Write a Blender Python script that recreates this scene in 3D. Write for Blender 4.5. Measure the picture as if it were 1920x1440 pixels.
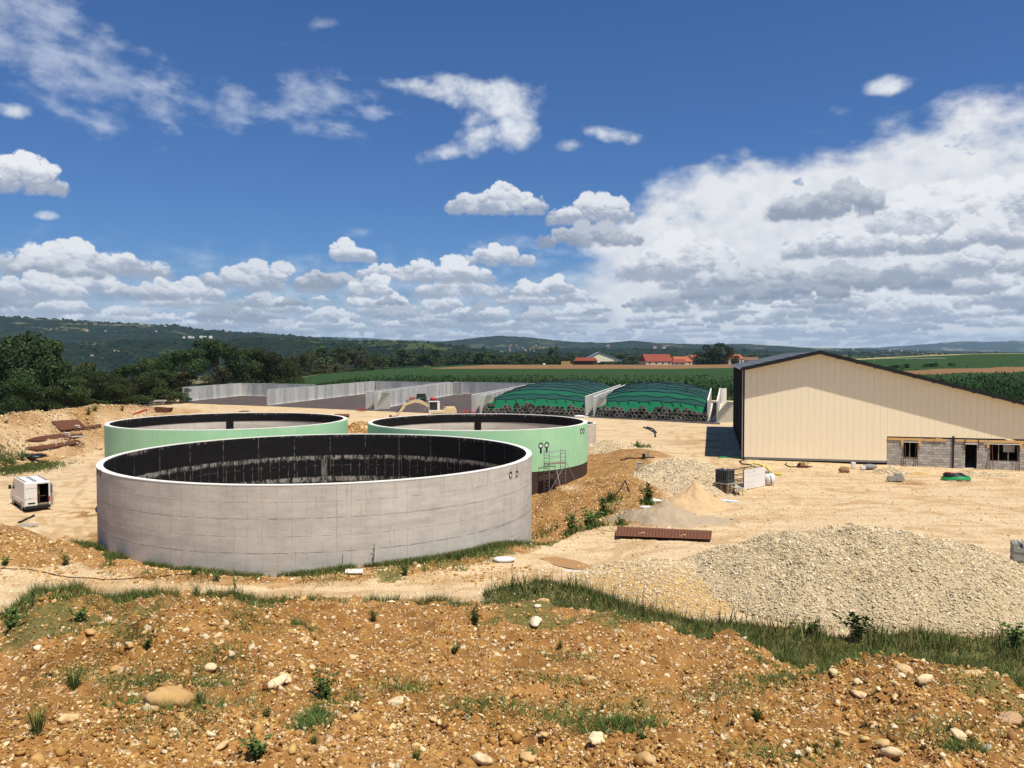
import bpy, math, random
import numpy as np
from mathutils import Vector, Matrix
for _o in list(bpy.data.objects): bpy.data.objects.remove(_o)
SC = bpy.context.scene
COL = SC.collection
random.seed(7); RNG = np.random.default_rng(11)
R_ = math.radians
# ------------------------------------------------------------------ camera, sky, sun, exposure
CAMZ = 10.7; F = 1500.0; PITCH = math.atan(48/F)
cam = bpy.data.objects.new('camera', bpy.data.cameras.new('camera')); COL.objects.link(cam)
cam.location = (0, 0, CAMZ); cam.rotation_euler = (R_(90)-PITCH, 0, 0)
cam.data.sensor_width = 36; cam.data.lens = 36*F/1920; cam.data.clip_end = 60000; cam.data.clip_start = .1
SC.camera = cam
SC.view_settings.view_transform = 'Standard'
try: SC.view_settings.look = 'None'
except Exception: pass
SC.view_settings.gamma = 1; SC.view_settings.exposure = 0.32; SC.view_settings.use_curve_mapping = False
SC.render.resolution_x = 1024; SC.render.resolution_y = 768
SUNV = Vector((2.8, -3.2, 9.7)).normalized()
SUN_EL = math.asin(SUNV.z); SUN_AZ = math.atan2(SUNV.x, SUNV.y)
sl = bpy.data.lights.new('sun', 'SUN'); sl.energy = 4.9; sl.angle = R_(.53); sl.color = (1, .935, .80)
so = bpy.data.objects.new('sun', sl); COL.objects.link(so)
so.rotation_euler = SUNV.to_track_quat('Z', 'Y').to_euler(); so.location = (0, 0, 60)

class E:
    """small expression wrapper round node sockets"""
    t = None
    def __init__(s, k): s.k = k
    def __add__(a, b): return M('ADD', a, b)
    def __radd__(a, b): return M('ADD', b, a)
    def __sub__(a, b): return M('SUBTRACT', a, b)
    def __rsub__(a, b): return M('SUBTRACT', b, a)
    def __mul__(a, b): return M('MULTIPLY', a, b)
    def __rmul__(a, b): return M('MULTIPLY', b, a)
    def __truediv__(a, b): return M('DIVIDE', a, b)
def setin(sock, v):
    if isinstance(v, E): E.t.links.new(v.k, sock)
    elif isinstance(v, bpy.types.NodeSocket): E.t.links.new(v, sock)
    else: sock.default_value = v
def nn(kind, **props):
    n = E.t.nodes.new(kind)
    for k, v in props.items(): setattr(n, k, v)
    return n
def M(op, a, b=0.0, c=None, clamp=False):
    n = nn('ShaderNodeMath', operation=op); n.use_clamp = clamp
    setin(n.inputs[0], a); setin(n.inputs[1], b)
    if c is not None: setin(n.inputs[2], c)
    return E(n.outputs[0])
def smooth(v, lo, hi, a=0.0, b=1.0):
    n = nn('ShaderNodeMapRange', interpolation_type='SMOOTHSTEP')
    setin(n.inputs[0], v)
    for i, q in enumerate((lo, hi, a, b)): setin(n.inputs[i+1], q)
    return E(n.outputs[0])
def lin(v, lo, hi, a=0.0, b=1.0):
    n = nn('ShaderNodeMapRange'); n.clamp = True; setin(n.inputs[0], v)
    for i, q in enumerate((lo, hi, a, b)): setin(n.inputs[i+1], q)
    return E(n.outputs[0])
def vec(x, y, z=0.0):
    n = nn('ShaderNodeCombineXYZ')
    for i, q in enumerate((x, y, z)): setin(n.inputs[i], q)
    return E(n.outputs[0])
def vscale(v, s):
    n = nn('ShaderNodeVectorMath', operation='MULTIPLY'); setin(n.inputs[0], v); n.inputs[1].default_value = s
    return E(n.outputs[0])
def noise(v, scale=1.0, detail=4.0, rough=.55, dist=0.0, color=False, dims='3D'):
    n = nn('ShaderNodeTexNoise'); n.noise_dimensions = dims
    setin(n.inputs['Vector'], v); setin(n.inputs['Scale'], scale); n.inputs['Detail'].default_value = detail
    n.inputs['Roughness'].default_value = rough; n.inputs['Distortion'].default_value = dist
    return E(n.outputs[1 if color else 0])
def voro(v, scale=1.0, feature='F1', out=0, rand=1.0):
    n = nn('ShaderNodeTexVoronoi', feature=feature); setin(n.inputs['Vector'], v); setin(n.inputs['Scale'], scale)
    n.inputs['Randomness'].default_value = rand
    return E(n.outputs[out])
def mix(f, a, b, mode='MIX'):
    n = nn('ShaderNodeMix', data_type='RGBA', blend_type=mode)
    setin(n.inputs[0], f)
    for i, q in ((6, a), (7, b)):
        if isinstance(q, tuple): q = tuple(q)+(1,) if len(q) == 3 else q
        setin(n.inputs[i], q)
    return E(n.outputs[2])
def col3(c): return tuple(c)+(1,)

def sk(u, v):
    a = math.atan((u-960)/F); e = math.atan((672-v)/math.hypot(F, u-960))
    return math.degrees(a), math.degrees(e)

W = bpy.data.worlds.new('World'); SC.world = W; W.use_nodes = True
E.t = W.node_tree; E.t.nodes.clear()
SKY_STRENGTH = .088
sky = nn('ShaderNodeTexSky', sky_type='NISHITA'); sky.sun_disc = False
sky.sun_elevation = SUN_EL; sky.sun_rotation = SUN_AZ; sky.altitude = 300; sky.air_density = 1.0; sky.dust_density = .6; sky.ozone_density = 2.2

# ---- cloud layer worked out here (alpha + colour over azimuth / elevation), laid over the Nishita sky
def perlin2(x, y, seed=0):
    xi = np.floor(x).astype(np.int64); yi = np.floor(y).astype(np.int64); xf = x-xi; yf = y-yi
    def g(ix, iy, dx, dy):
        h = (ix*374761393 + iy*668265263 + seed*1442695041) & 0xffffffff
        h = ((h ^ (h >> 13))*1274126177) & 0xffffffff
        h = (h ^ (h >> 16)) & 1023
        t = h*(2*np.pi/1024)
        return np.cos(t)*dx + np.sin(t)*dy
    u = xf*xf*xf*(xf*(xf*6-15)+10); v = yf*yf*yf*(yf*(yf*6-15)+10)
    a = g(xi, yi, xf, yf); b = g(xi+1, yi, xf-1, yf); c = g(xi, yi+1, xf, yf-1); d = g(xi+1, yi+1, xf-1, yf-1)
    return (a+(b-a)*u) + ((c+(d-c)*u)-(a+(b-a)*u))*v
def fbm(x, y, oct=5, seed=0, gain=.5, lac=2.03):
    r = 0; am = 1; tot = 0
    for o in range(oct):
        r = r + am*perlin2(x*lac**o+o*17.3, y*lac**o-o*9.7, seed+o); tot += am; am *= gain
    return r/tot*1.5
def puffy(x, y, oct=5, seed=0, gain=.55):
    r = 0; am = 1; tot = 0
    wx = x+.25*perlin2(x*1.3, y*1.3, seed+50); wy = y+.25*perlin2(x*1.3+9, y*1.3, seed+51)
    for o in range(oct):
        r = r + am*np.abs(perlin2(wx*2.1**o+o*13.1, wy*2.1**o-o*7.3, seed+o))*2.2; tot += am; am *= gain
    return r/tot-.42
def sst(v, lo, hi):
    t = np.clip((v-lo)/(hi-lo), 0, 1); return t*t*(3-2*t)

def cloud_image(a0, a1, e1, ppd, front):
    w = int((a1-a0)*ppd); h = int(e1*ppd)
    A, Ee = np.meshgrid(a0+(np.arange(w)+.5)/ppd, (np.arange(h)+.5)/ppd)
    rng = np.random.default_rng(5)
    n_big = fbm(A*.16, Ee*.30, 6, 1, .55); n_mid = fbm(A*.5, Ee*.8, 6, 2, .55)
    fine = fbm(A*1.1, Ee*1.3, 5, 3, .6)
    n_str = fbm(A*.30+Ee*.15, Ee*.95+A*.12, 6, 4, .6)
    nq = fbm(A*.35+4, Ee*.5, 5, 29, .55); rgb = np.zeros((h, w, 3)); al = np.zeros((h, w))
    def over(al2, c2, sl=None):
        nonlocal rgb, al
        if sl is None: sl = (slice(None), slice(None))
        a2 = al2[..., None]
        ao = al2 + al[sl]*(1-al2)
        pr = (c2*a2 + rgb[sl]*al[sl][..., None]*(1-a2))/np.maximum(ao, 1e-5)[..., None]
        rgb[sl] = pr; al[sl] = ao
    def C(*c): return np.array(c, float)
    WHITE = C(.90, .905, .93); GREY = C(.37, .42, .52); DARK = C(.23, .28, .37); HZ = C(.50, .58, .69)
    # general veil low down
    over(sst(7.8-Ee + n_mid*2.4, 0, 5)*.72, HZ*(1+.5*n_mid[..., None]))
    # thin high sheet on the right
    etop = 6.8 + sst(A, 2, 12)*6.3 + sst(A, 14, 34)*3.2
    sh = sst(etop-Ee + n_big*4.6 + n_mid*1.2, -.6, 3.4)*sst(A+n_big*7, 1.0, 9)
    sh = sh*(1-.75*sst(n_mid*.7+nq*.8, .30, .62))*np.clip(1.05+.22*n_mid+.15*n_big, .0, .99)
    if not front: sh = sh*sst(n_big, -.5, .35)
    tt = np.clip(.80+.65*n_mid+.3*n_big, 0, 1)[..., None]
    over(sh, C(.58, .62, .71)*(1-tt)+WHITE*.96*tt)
    def blob(lst):
        acc = np.full((h, w), -9.0)
        for (u, v, bw, bh, tilt, s) in lst:
            ca, ce = sk(u, v); bw /= 26.5; bh /= 26.5
            da = A-ca; de = Ee-ce+da*tilt
            acc = np.maximum(acc, s-(da/bw)**2-(de/bh)**2)
        return acc
    if front:
        wm = blob([(30, 30, 130, 95, .3, 1.2), (120, 110, 170, 80, .33, 1.1), (270, 165, 150, 45, .25, .8), (420, 198, 110, 36, .05, .9), (600, 185, 105, 38, -.08, .9), (560, 228, 150, 22, .16, .7),
            (690, 214, 50, 14, .0, .8), (610, 50, 40, 18, -.3, .3), (570, 92, 60, 9, 0, .35), (980, 462, 130, 22, 0, .7), (1580, 210, 30, 12, 0, .4), (700, 437, 60, 14, 0, .4), (1290, 340, 120, 28, -.3, .5)])
        over(sst(wm+n_str*.8+n_mid*1.6+nq*.9+fine*.3, -.35, 2.0)*.58, C(.56, .62, .74)+.22*np.clip(n_str+.3, 0, 1)[..., None])
        pm = blob([(800, 172, 75, 18, .05, .9), (880, 178, 90, 30, .10, 1.0), (950, 195, 65, 44, .1, 1.05), (965, 245, 46, 48, .0, 1.0), (840, 288, 60, 20, -.25, .7), (915, 262, 70, 34, -.2, .75), (905, 225, 50, 30, 0, .5), (1150, 258, 62, 17, .15, .7),
            (1068, 278, 36, 15, 0, .6), (1655, 167, 48, 17, .05, .85), (28, 210, 40, 14, 0, .7), (95, 405, 20, 9, 0, .9), (1010, 180, 30, 30, 0, .2)])
        dd = pm+n_mid*.9+fine*.35
        gy, gx = np.gradient(dd*ppd/40)
        over(sst(dd, -.25, 1.25)*.90, C(.50, .56, .67)+C(.38, .345, .27)*np.clip(.45+.45*dd-gy*1.2, 0, 1)[..., None])
    # ---- cumulus, each heaped from puffs, far rows first
    nf0 = fbm(A*.7, Ee*1.0, 4, 19, .5); nf1 = puffy(A*.85, Ee*1.0, 5, 9, .62)*.95+fine*.25; nf2 = puffy(A*1.8, Ee*2.0, 4, 12, .62)*.95+fine*.25
    def cumulus(ca, ce, cw, ch, fade=0.0, dark=0.0, dens=1.0):
        m = max(cw, ch)*.35+.3
        x0 = int((ca-cw/2-m-a0)*ppd); x1 = int((ca+cw/2+m-a0)*ppd); y0 = int((ce-ch*.5-a0*0-m*.3)*ppd); y1 = int((ce+ch*1.6+m)*ppd)
        x0 = max(x0, 0); y0 = max(y0, 0); x1 = min(x1, w); y1 = min(y1, h)
        if x1-x0 < 3 or y1-y0 < 3: return
        sl = (slice(y0, y1), slice(x0, x1)); a = A[sl]; e = Ee[sl]
        D = np.full_like(a, -1.6); Hm0 = np.zeros_like(a)
        n = int(12+26*min(1.5, cw/max(ch, .1)/2)*dens)
        xs = rng.normal(0, .24, n).clip(-.5, .5); heads = rng.uniform(-.35, .35, 3)
        Hm = np.zeros_like(a)
        for i in range(n):
            x = xs[i]; prof = (1-(2*abs(x))**2)*(.35+.65*max(math.exp(-((x-q)/.13)**2) for q in heads))
            y = rng.uniform(0, 1)*prof; r = ch*rng.uniform(.16, .38)*(1.1-.4*y)
            px = ca+x*cw; py = ce+ch*(.12+.80*y)
            q = 1-((a-px)/(r*1.25))**2-((e-py)/r)**2
            D = np.maximum(D, np.clip(q, -1.6, 1)); Hm = np.maximum(Hm, np.sqrt(np.clip(q, 0, 1))*r/ch*(1.0)+.25*(1-y)*(q > 0))
        nz = nf1[sl] if ch > 1.3 else nf2[sl]
        f = D+nz*1.15
        f = np.minimum(f, (e-ce+.10*ch+nz*.12*ch)/(ch*.13))
        up_ = np.clip((e-ce)/ch*1.6, 0, 1); alp = sst(f, -.10+.04*up_, .85-.45*up_)*rng.uniform(.88, 1)
        hh = Hm*.62+nz*.080/max(ch/1.3, 1.0)
        gy, gx = np.gradient(hh*ch); gy *= ppd*.9; gx *= ppd*.9
        lit = .40+np.clip(-gy*.8-gx*.2, -.9, .9)*.62+1.10*(np.clip((e-ce)/ch, 0, 1.1)-.36)+nz*.38+n_mid[sl]*.60+nf0[sl]*.35
        lit = sst(lit, .0, .95)*(1-dark*.9)
        lit = lit[..., None]
        wcol = WHITE*(1-fade)+HZ*1.25*fade; gcol = (GREY*(1-dark)+DARK*dark)*(1-fade)+HZ*fade
        over(alp*.985, gcol*(1-lit)+wcol*lit, sl)
    rows = [(.5, .50, .9, .55), (.9, .55, 1.0, .45), (1.35, .62, 1.3, .38), (1.85, .75, 1.5, .30), (2.4, .85, 1.8, .24), (3.0, 1.0, 2.1, .18), (3.7, 1.1, 2.5, .12), (4.5, 1.3, 3.2, .08), (5.5, 1.5, 4.0, .04)]
    for ri, (eb, ch, cw, fd) in enumerate(rows):
        x = a0-3
        while x < a1+3:
            k = rng.uniform(.4, 1.45)
            right = min(1, max(0, (x-2)/8))
            prob = [.9, .85, .8, .75, .68, .56, .42, .24, .06][ri] + (.12*right if ri > 3 else 0)
            if rng.uniform() < prob:
                cumulus(x, eb+rng.uniform(-.45, .45), cw*k*rng.uniform(.9, 1.6), ch*k*rng.uniform(.8, 1.25), fd, .0 if rng.uniform() > .5 else rng.uniform(.3, .85))
            x += cw*rng.uniform(.35, .85)
    def put(u, v, wpx, hpx, dark=0.0, fade=0.0, dens=1.0):
        ca, ce = sk(u, v); cumulus(ca, ce, wpx/26.2, hpx/26.2, fade, dark, dens)
    if front:
        for t in [(1540, 408, 165, 70, .55), (1885, 430, 150, 90, 0), (1735, 455, 170, 105, 0, 0, 1.6), (1830, 470, 120, 60, .1), (1600, 480, 200, 60, .05), (1290, 522, 190, 86, 0, 0, 1.8), (1400, 535, 160, 60, .25),
                  (1600, 545, 260, 50, .6, 0, 1.5), (1480, 560, 170, 36, .8), (1800, 520, 190, 60, .1), (1700, 595, 160, 40, 0, .15), (40, 360, 130, 66, 0, 0, 1.3), (925, 402, 160, 58, 0, 0, 1.3), (655, 490, 76, 42, 0),
                  (1110, 420, 150, 56, .1), (1108, 462, 170, 46, .6), (165, 515, 215, 58, .05, 0, 1.6), (110, 520, 120, 40, .3), (940, 498, 130, 40, .05), (830, 530, 190, 50, 0), (1040, 550, 48, 36, 0), (990, 556, 56, 34, 0),
                  (500, 545, 190, 55, .15), (620, 540, 100, 40, .5), (340, 562, 110, 44, 0), (700, 556, 70, 48, 0), (60, 560, 150, 46, 0), (260, 560, 100, 30, .3)]:
            put(*t)
    else:
        for k in range(26): cumulus(rng.uniform(a0, a1), rng.uniform(6, 30), rng.uniform(5, 12), rng.uniform(2, 4))
    # haze swallows the lowest clouds
    hz = sst(2.2-Ee, 0, 2.4)*.72
    over(hz, np.broadcast_to(C(.46, .54, .66), (h, w, 3)))
    img = bpy.data.images.new('cloud_cover', w, h, alpha=True, float_buffer=True)
    img.colorspace_settings.name = 'Non-Color'
    buf = np.empty((h, w, 4), np.float32); buf[..., :3] = rgb; buf[..., 3] = al
    img.alpha_mode = 'CHANNEL_PACKED'
    img.pixels.foreach_set(buf.ravel()); img.update(); img.pack()
    return img
import time as _t; _t0 = _t.time()
im_front = cloud_image(-42, 42, 32, 24, True)
im_all = cloud_image(-180, 180, 60, 5, False)
print('clouds', _t.time()-_t0)
tc = nn('ShaderNodeTexCoord'); sp = nn('ShaderNodeSeparateXYZ'); E.t.links.new(tc.outputs['Generated'], sp.inputs[0])
X, Y, Z = (E(sp.outputs[i]) for i in range(3))
a = M('ARCTAN2', X, Y)*57.2958
e = M('ARCSINE', Z)*57.2958
K = 1/(SKY_STRENGTH*1.27)
tint = nn('ShaderNodeVectorMath', operation='MULTIPLY'); E.t.links.new(sky.outputs[0], tint.inputs[0])
tint.inputs[1].default_value = (.30, .53, .85)
base = E(tint.outputs[0])
c = base
def tex(img, u, v, ext):
    n = nn('ShaderNodeTexImage', extension=ext); n.image = img; setin(n.inputs[0], vec(u, v)); return E(n.outputs[0]), E(n.outputs[1])
cA, aA = tex(im_all, (a+180.0)*(1/360), M('MAXIMUM', e, 0.0)*(1/60), 'EXTEND')
cF, aF = tex(im_front, (a+42.0)*(1/84), M('MAXIMUM', e, 0.0)*(1/32), 'EXTEND')
w_ = smooth(M('ABSOLUTE', a), 42.0, 38.0)*smooth(e, 32, 28)
cc = mix(w_, cA, cF); aa = aA + (aF-aA)*w_
cs = nn('ShaderNodeVectorMath', operation='SCALE'); setin(cs.inputs[0], cc); cs.inputs[3].default_value = K
c = mix(aa*smooth(e, 60, 50), base, E(cs.outputs[0]))
bg = nn('ShaderNodeBackground'); setin(bg.inputs[0], c); bg.inputs[1].default_value = SKY_STRENGTH
W.cycles.sampling_method = 'MANUAL'; W.cycles.sample_map_resolution = 512
ow = nn('ShaderNodeOutputWorld'); E.t.links.new(bg.outputs[0], ow.inputs[0])
# ------------------------------------------------------------------ helpers: maths of the site
SP, CP = math.sin(PITCH), math.cos(PITCH)
def ray(u, v):
    x, y = (u-960), (720-v)
    return x, F*CP + y*SP, -F*SP + y*CP
def P(u, v, z=0.0):
    """point of the level z seen at a place in the survey photograph"""
    x, y, d = ray(u, v); t = (z-CAMZ)/d
    return Vector((x*t, y*t, z))
def PD(u, v, dist):
    x, y, d = ray(u, v); t = dist/y
    return Vector((x*t, dist, CAMZ+d*t))
def tank_fit(u1, u2, R):
    a1, a2 = math.atan((u1-960)/F), math.atan((u2-960)/F); m = (a1+a2)/2; D = R/math.sin((a2-a1)/2)
    return D*math.sin(m), D*math.cos(m), R
T1 = tank_fit(177.5, 997, 13.65); T2 = tank_fit(690, 1101, 10.9); T3 = tank_fit(195, 650, 11.55)
T4 = (7.0, 101.0, 3.6)
RIM = 4.40
def itp(x, pts):
    return np.interp(x, [p[0] for p in pts], [p[1] for p in pts])
CR_ROW = [(-900, 1170), (-300, 1165), (0, 1160), (60, 1112), (150, 1106), (210, 1128), (300, 1112), (450, 1124), (560, 1128), (700, 1135), (900, 1136), (1010, 1140), (1060, 1158), (1130, 1165), (1200, 1187), (1290, 1215),
          (1340, 1215), (1385, 1204), (1425, 1228), (1490, 1256), (1560, 1266), (1620, 1262), (1700, 1252), (1790, 1258), (1840, 1264), (1860, 1262), (1890, 1275), (1920, 1300), (2000, 1330), (2400, 1350), (3600, 1360)]
CR_Y = [(-900, 21), (0, 22), (300, 23), (900, 24), (1100, 22.5), (1300, 20.5), (1500, 18.5), (1700, 17), (1920, 16), (2500, 15), (3600, 15)]
def H0(x, y):
    """ground level of the site without the fine relief; also zones"""
    x = np.asarray(x, float); y = np.asarray(y, float)
    yy = np.maximum(y, .5)
    r = np.hypot(x, y)
    # ---- site
    yedge = 43.6 + (-23-x)*.71
    low = sst(y-yedge, 0, 10)*sst(-x, 8, 22)*sst(-(y-38*sst(-x, 56, 66)), -146, -104)
    z = -4.3*low
    z = z - .012*np.clip(x-25, 0, 60)*sst(y, 60, 80)*sst(-y, -130, -90)
    d = np.full_like(x, 1e3)
    for (cx, cy, R) in (T1, T2, T3): d = np.minimum(d, np.hypot(x-cx, y-cy)-R)
    wob = fbm(x*.12, y*.12, 3, 40)
    pit = (1-sst(d+wob*2.5, 1.2, 8.5))*sst(y-4.5*sst(x, 1.5, 5), 44.5, 52)*(1-.45*sst(y, 92, 112))
    z = np.minimum(z, -pit*(2.6-2.0*sst(y, 64, 76)*sst(x, -8, 0)))
    sp_ = np.exp(-(((x-9.2)/2.2)**2+((y-66)/9)**2))*.9 + np.exp(-(((x-5.5)/4)**2+((y-63.5)/2.2)**2))*1.0
    z = z + sp_*sst(d, .8, 3) + 1.1*np.exp(-(((x-13.2)/3.6)**2+((y-82)/9)**2))*sst(d, .1, 1.5)
    # small mounds on the left by the van, beside the front road
    z = z + 1.1*np.exp(-(((x+33)/5)**2+((y-45.5)/3)**2)) + .5*np.exp(-(((x+26)/3)**2+((y-41.5)/1.6)**2))
    z = z - .5*np.exp(-(((x+37)/5)**2+((y-39.0)/1.4)**2))
    z = z + 1.25*np.exp(-(((x-1.2)/3.0)**2+((y-33.2)/1.7)**2)) + .7*np.exp(-(((x-5.0)/2.4)**2+((y-30.5)/1.5)**2))
    # raised strip round the near side of the front tank
    z = z + .25*np.exp(-((d-1.4)/1.1)**2)*(1-sst(y, 44, 50))*(x > -30)
    # soil left standing behind the gap between the rear tanks
    z = z + 1.9*np.exp(-(((x+24.5)/4.5)**2+((y-128)/5)**2))*(1+.3*wob)
    # berm on the far left
    cy = -80.0; along = sst(y, 88, 110)*sst(-y, -180, -160)
    bw = np.where(x > cy, 11.0, 9.0)
    berm = np.clip(1-((x-cy)/bw)**2, 0, 1)
    z = np.where(berm*along > 0, z + berm*along*(1.6-z+wob*.9), z)
    # terrace edge: the ground falls away to the valley on the left
    xe = itp(y, [(0, -92), (90, -92), (165, -92), (195, -92), (215, -87), (270, -81), (340, -104), (480, -116), (570, -100), (700, -62), (900, -100)])
    z = z - 26*sst(xe-x, 0, 70)
    # fields
    z = z + (5.0*np.clip((r-285)/410, 0, 1) + 10.0*sst(x/yy, .22, .62)*np.clip((r-260)/520, 0, 1))*sst(x-xe, -20, 20)
    z = z - 60*sst(r, 900, 1500)
    # ---- near spoil mound the photographer looks over
    u = 960+1500*x/yy; yc = itp(u, CR_Y); vc = itp(u, CR_ROW)
    zc = CAMZ-(vc-672)/1500*yc
    s = np.clip((yy-8)/(yc-8), 0, 1)
    zn = 6.25+(zc-6.25)*s**1.05
    zn = zn + .82*np.exp(-(((x+6.0)/2.3)**2+((y-15.3)/1.7)**2)) - .40*np.exp(-(((x+9.2)/1.3)**2+((y-14.6)/2.2)**2))
    zn = zn - .30*np.exp(-(((x+0.3)/3.5)**2+((y-17.2)/1.4)**2)) + .28*np.exp(-(((x-.5)/4)**2+((y-20.6)/1.2)**2)) - .22*np.exp(-(((x-1.5)/3)**2+((y-12.4)/.9)**2))
    zn = zn + .48*np.exp(-(((x-6.8)/2.0)**2+((y-14.2)/1.6)**2)) - .25*np.exp(-(((x-3.4)/1.3)**2+((y-15.6)/1.6)**2))
    zf = zc-(yy-yc)*.62
    zm = np.where(yy < yc, zn, zf)
    zm = np.where(y < .5, 6.25, zm)
    near = zm > z
    z = np.where((y < 48) & near, zm, z)
    return z, d, near & (y < 48), u, yc
GRAVEL = [  # centre x, y, radius x, radius y, height, name
    (16.2, 37.6, 9.3, 6.4, 2.45), (6.9, 36.0, 4.3, 3.0, .95), (17.0, 69.0, 6.2, 9.0, 1.5), (8.6, 83, 0.1, 0.1, 0)]
def H(x, y):
    z, d, near, u, yc = H0(x, y)
    r = np.hypot(x, y)
    amp = np.where(near, .22, .085)*np.clip(40/np.maximum(r, 40), .0, 1)
    amp = np.where((d < 9) & (y > 46) & (y < 120), .14, amp)
    amp = np.where(x < -66, .38, amp)*(r < 260)
    amp = np.where((y > 138) & (x > -88), 0.0, amp)
    amp = np.maximum(amp, .25*np.exp(-((x+33)/9)**2-((y-45)/5)**2))
    xr = x*.83+y*.56+fbm(x*.3, y*.3, 2, 44)*2; yr = y*.83-x*.56
    rel = fbm(xr*.62, yr*1.0, 5, 51, .6)*amp + fbm(xr*.17, yr*.23, 3, 61)*amp*1.5
    rel = rel + np.where(near, fbm(x*4.2, y*4.2, 3, 71, .6)*.09 + np.maximum(fbm(x*1.6, y*1.9, 4, 77, .6), 0)*.30, 0)
    return z+rel
def Hs(x, y): return float(H(np.array([x]), np.array([y]))[0])
def G(u, v, lo=6.0, hi=400.0):
    """where the line of sight through a survey photograph place meets the ground"""
    x, y, d = ray(u, v)
    ts = np.geomspace(lo, hi, 900)/y
    zz = CAMZ+d*ts; hh = H(x*ts, y*ts); k = np.argmax(zz < hh)
    t = ts[max(k, 0)]
    if k > 0:
        a0, a1 = ts[k-1], ts[k]
        for _ in range(12):
            m = (a0+a1)/2
            if CAMZ+d*m < Hs(x*m, y*m): a1 = m
            else: a0 = m
        t = a1
    return Vector((x*t, y*t, CAMZ+d*t))
# ------------------------------------------------------------------ helpers: objects
class MB:
    def __init__(s): s.v = []; s.f = []; s.uv = {}
    def add(s, vs, fs):
        o = len(s.v); s.v += [tuple(q) for q in vs]; s.f += [tuple(i+o for i in f) for f in fs]; return s
    def box(s, c, d, rz=0.0, rx=0.0, ry=0.0, taper=1.0):
        m = Matrix.Translation(c) @ Matrix.Rotation(rz, 4, 'Z') @ Matrix.Rotation(ry, 4, 'Y') @ Matrix.Rotation(rx, 4, 'X')
        vs = [m @ Vector((x*d[0]/2*(taper if z > 0 else 1), y*d[1]/2*(taper if z > 0 else 1), z*d[2]/2)) for x in (-1, 1) for y in (-1, 1) for z in (-1, 1)]
        return s.add(vs, [(0, 1, 3, 2), (4, 6, 7, 5), (0, 4, 5, 1), (2, 3, 7, 6), (0, 2, 6, 4), (1, 5, 7, 3)])
    def bar(s, p, q, w, h=None):
        p, q = Vector(p), Vector(q); d = q-p; L = d.length; h = h or w
        m = Matrix.Translation((p+q)/2) @ d.to_track_quat('X', 'Z').to_matrix().to_4x4()
        vs = [m @ Vector((x*L/2, y*w/2, z*h/2)) for x in (-1, 1) for y in (-1, 1) for z in (-1, 1)]
        return s.add(vs, [(0, 1, 3, 2), (4, 6, 7, 5), (0, 4, 5, 1), (2, 3, 7, 6), (0, 2, 6, 4), (1, 5, 7, 3)])
    def tube(s, pts, r, n=6, r2=None, caps=True):
        pts = [Vector(p) for p in pts]; k = len(pts); vs = []
        for i, p in enumerate(pts):
            d = (pts[min(i+1, k-1)]-pts[max(i-1, 0)]).normalized()
            q = d.to_track_quat('Z', 'Y').to_matrix(); rr = r if r2 is None else r+(r2-r)*i/(k-1)
            for j in range(n):
                t = 2*math.pi*j/n; vs.append(p+q @ Vector((math.cos(t)*rr, math.sin(t)*rr, 0)))
        fs = [(i*n+j, i*n+(j+1) % n, (i+1)*n+(j+1) % n, (i+1)*n+j) for i in range(k-1) for j in range(n)]
        if caps: fs += [tuple(range(n))[::-1], tuple((k-1)*n+j for j in range(n))]
        return s.add(vs, fs)
    def lathe(s, prof, c=(0, 0, 0), n=20, axis='Z', rz=0.0):
        vs = []; k = len(prof)
        for (r, z) in prof:
            for j in range(n):
                t = 2*math.pi*j/n; x, y = r*math.cos(t), r*math.sin(t)
                p = Vector((x, y, z)) if axis == 'Z' else Vector((x, z, y)) if axis == 'Y' else Vector((z, x, y))
                vs.append(Matrix.Rotation(rz, 3, 'Z') @ p+Vector(c))
        fs = [(i*n+j, i*n+(j+1) % n, (i+1)*n+(j+1) % n, (i+1)*n+j) for i in range(k-1) for j in range(n)]
        if prof[0][0] > 1e-4: fs.append(tuple(range(n))[::-1])
        if prof[-1][0] > 1e-4: fs.append(tuple((k-1)*n+j for j in range(n)))
        return s.add(vs, fs)
    def prism(s, poly, z0, z1):
        n = len(poly)
        return s.add([(x, y, z0) for x, y in poly]+[(x, y, z1) for x, y in poly], [tuple(range(n))[::-1], tuple(range(n, 2*n))]+[(i, (i+1) % n, (i+1) % n+n, i+n) for i in range(n)])
    def profile(s, poly, y0, y1, mat=None):
        """outline in x-z pushed along y"""
        n = len(poly); vs = [(x, y0, z) for x, z in poly]+[(x, y1, z) for x, z in poly]
        return s.add(vs, [tuple(range(n)), tuple(range(n, 2*n))[::-1]]+[(i, i+n, (i+1) % n+n, (i+1) % n) for i in range(n)])
    def mesh(s, name):
        me = bpy.data.meshes.new(name); me.from_pydata(s.v, [], s.f); me.update(); return me
def obj(name, m, mat, parent=None, smooth_=False, bevel=0.0, loc=None, rz=None):
    me = m.mesh(name) if isinstance(m, MB) else m
    if mat is not None and not len(me.materials): me.materials.append(mat)
    if smooth_:
        me.polygons.foreach_set('use_smooth', [True]*len(me.polygons)); me.update()
    o = bpy.data.objects.new(name, me); COL.objects.link(o)
    if parent: o.parent = parent
    if loc is not None: o.location = loc
    if rz is not None: o.rotation_euler[2] = rz
    if bevel:
        b = o.modifiers.new('bevel', 'BEVEL'); b.width = bevel; b.segments = 2; b.limit_method = 'ANGLE'
    return o
def tag(o, label, cat, group=None):
    o['label'] = label; o['category'] = cat
    if group: o['group'] = group
    return o
def thing(name, label, cat, loc=(0, 0, 0), rz=0.0, group=None):
    o = bpy.data.objects.new(name, None); COL.objects.link(o); o.location = loc; o.rotation_euler = (0, 0, rz)
    o.empty_display_size = .3
    return tag(o, label, cat, group)
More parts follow.
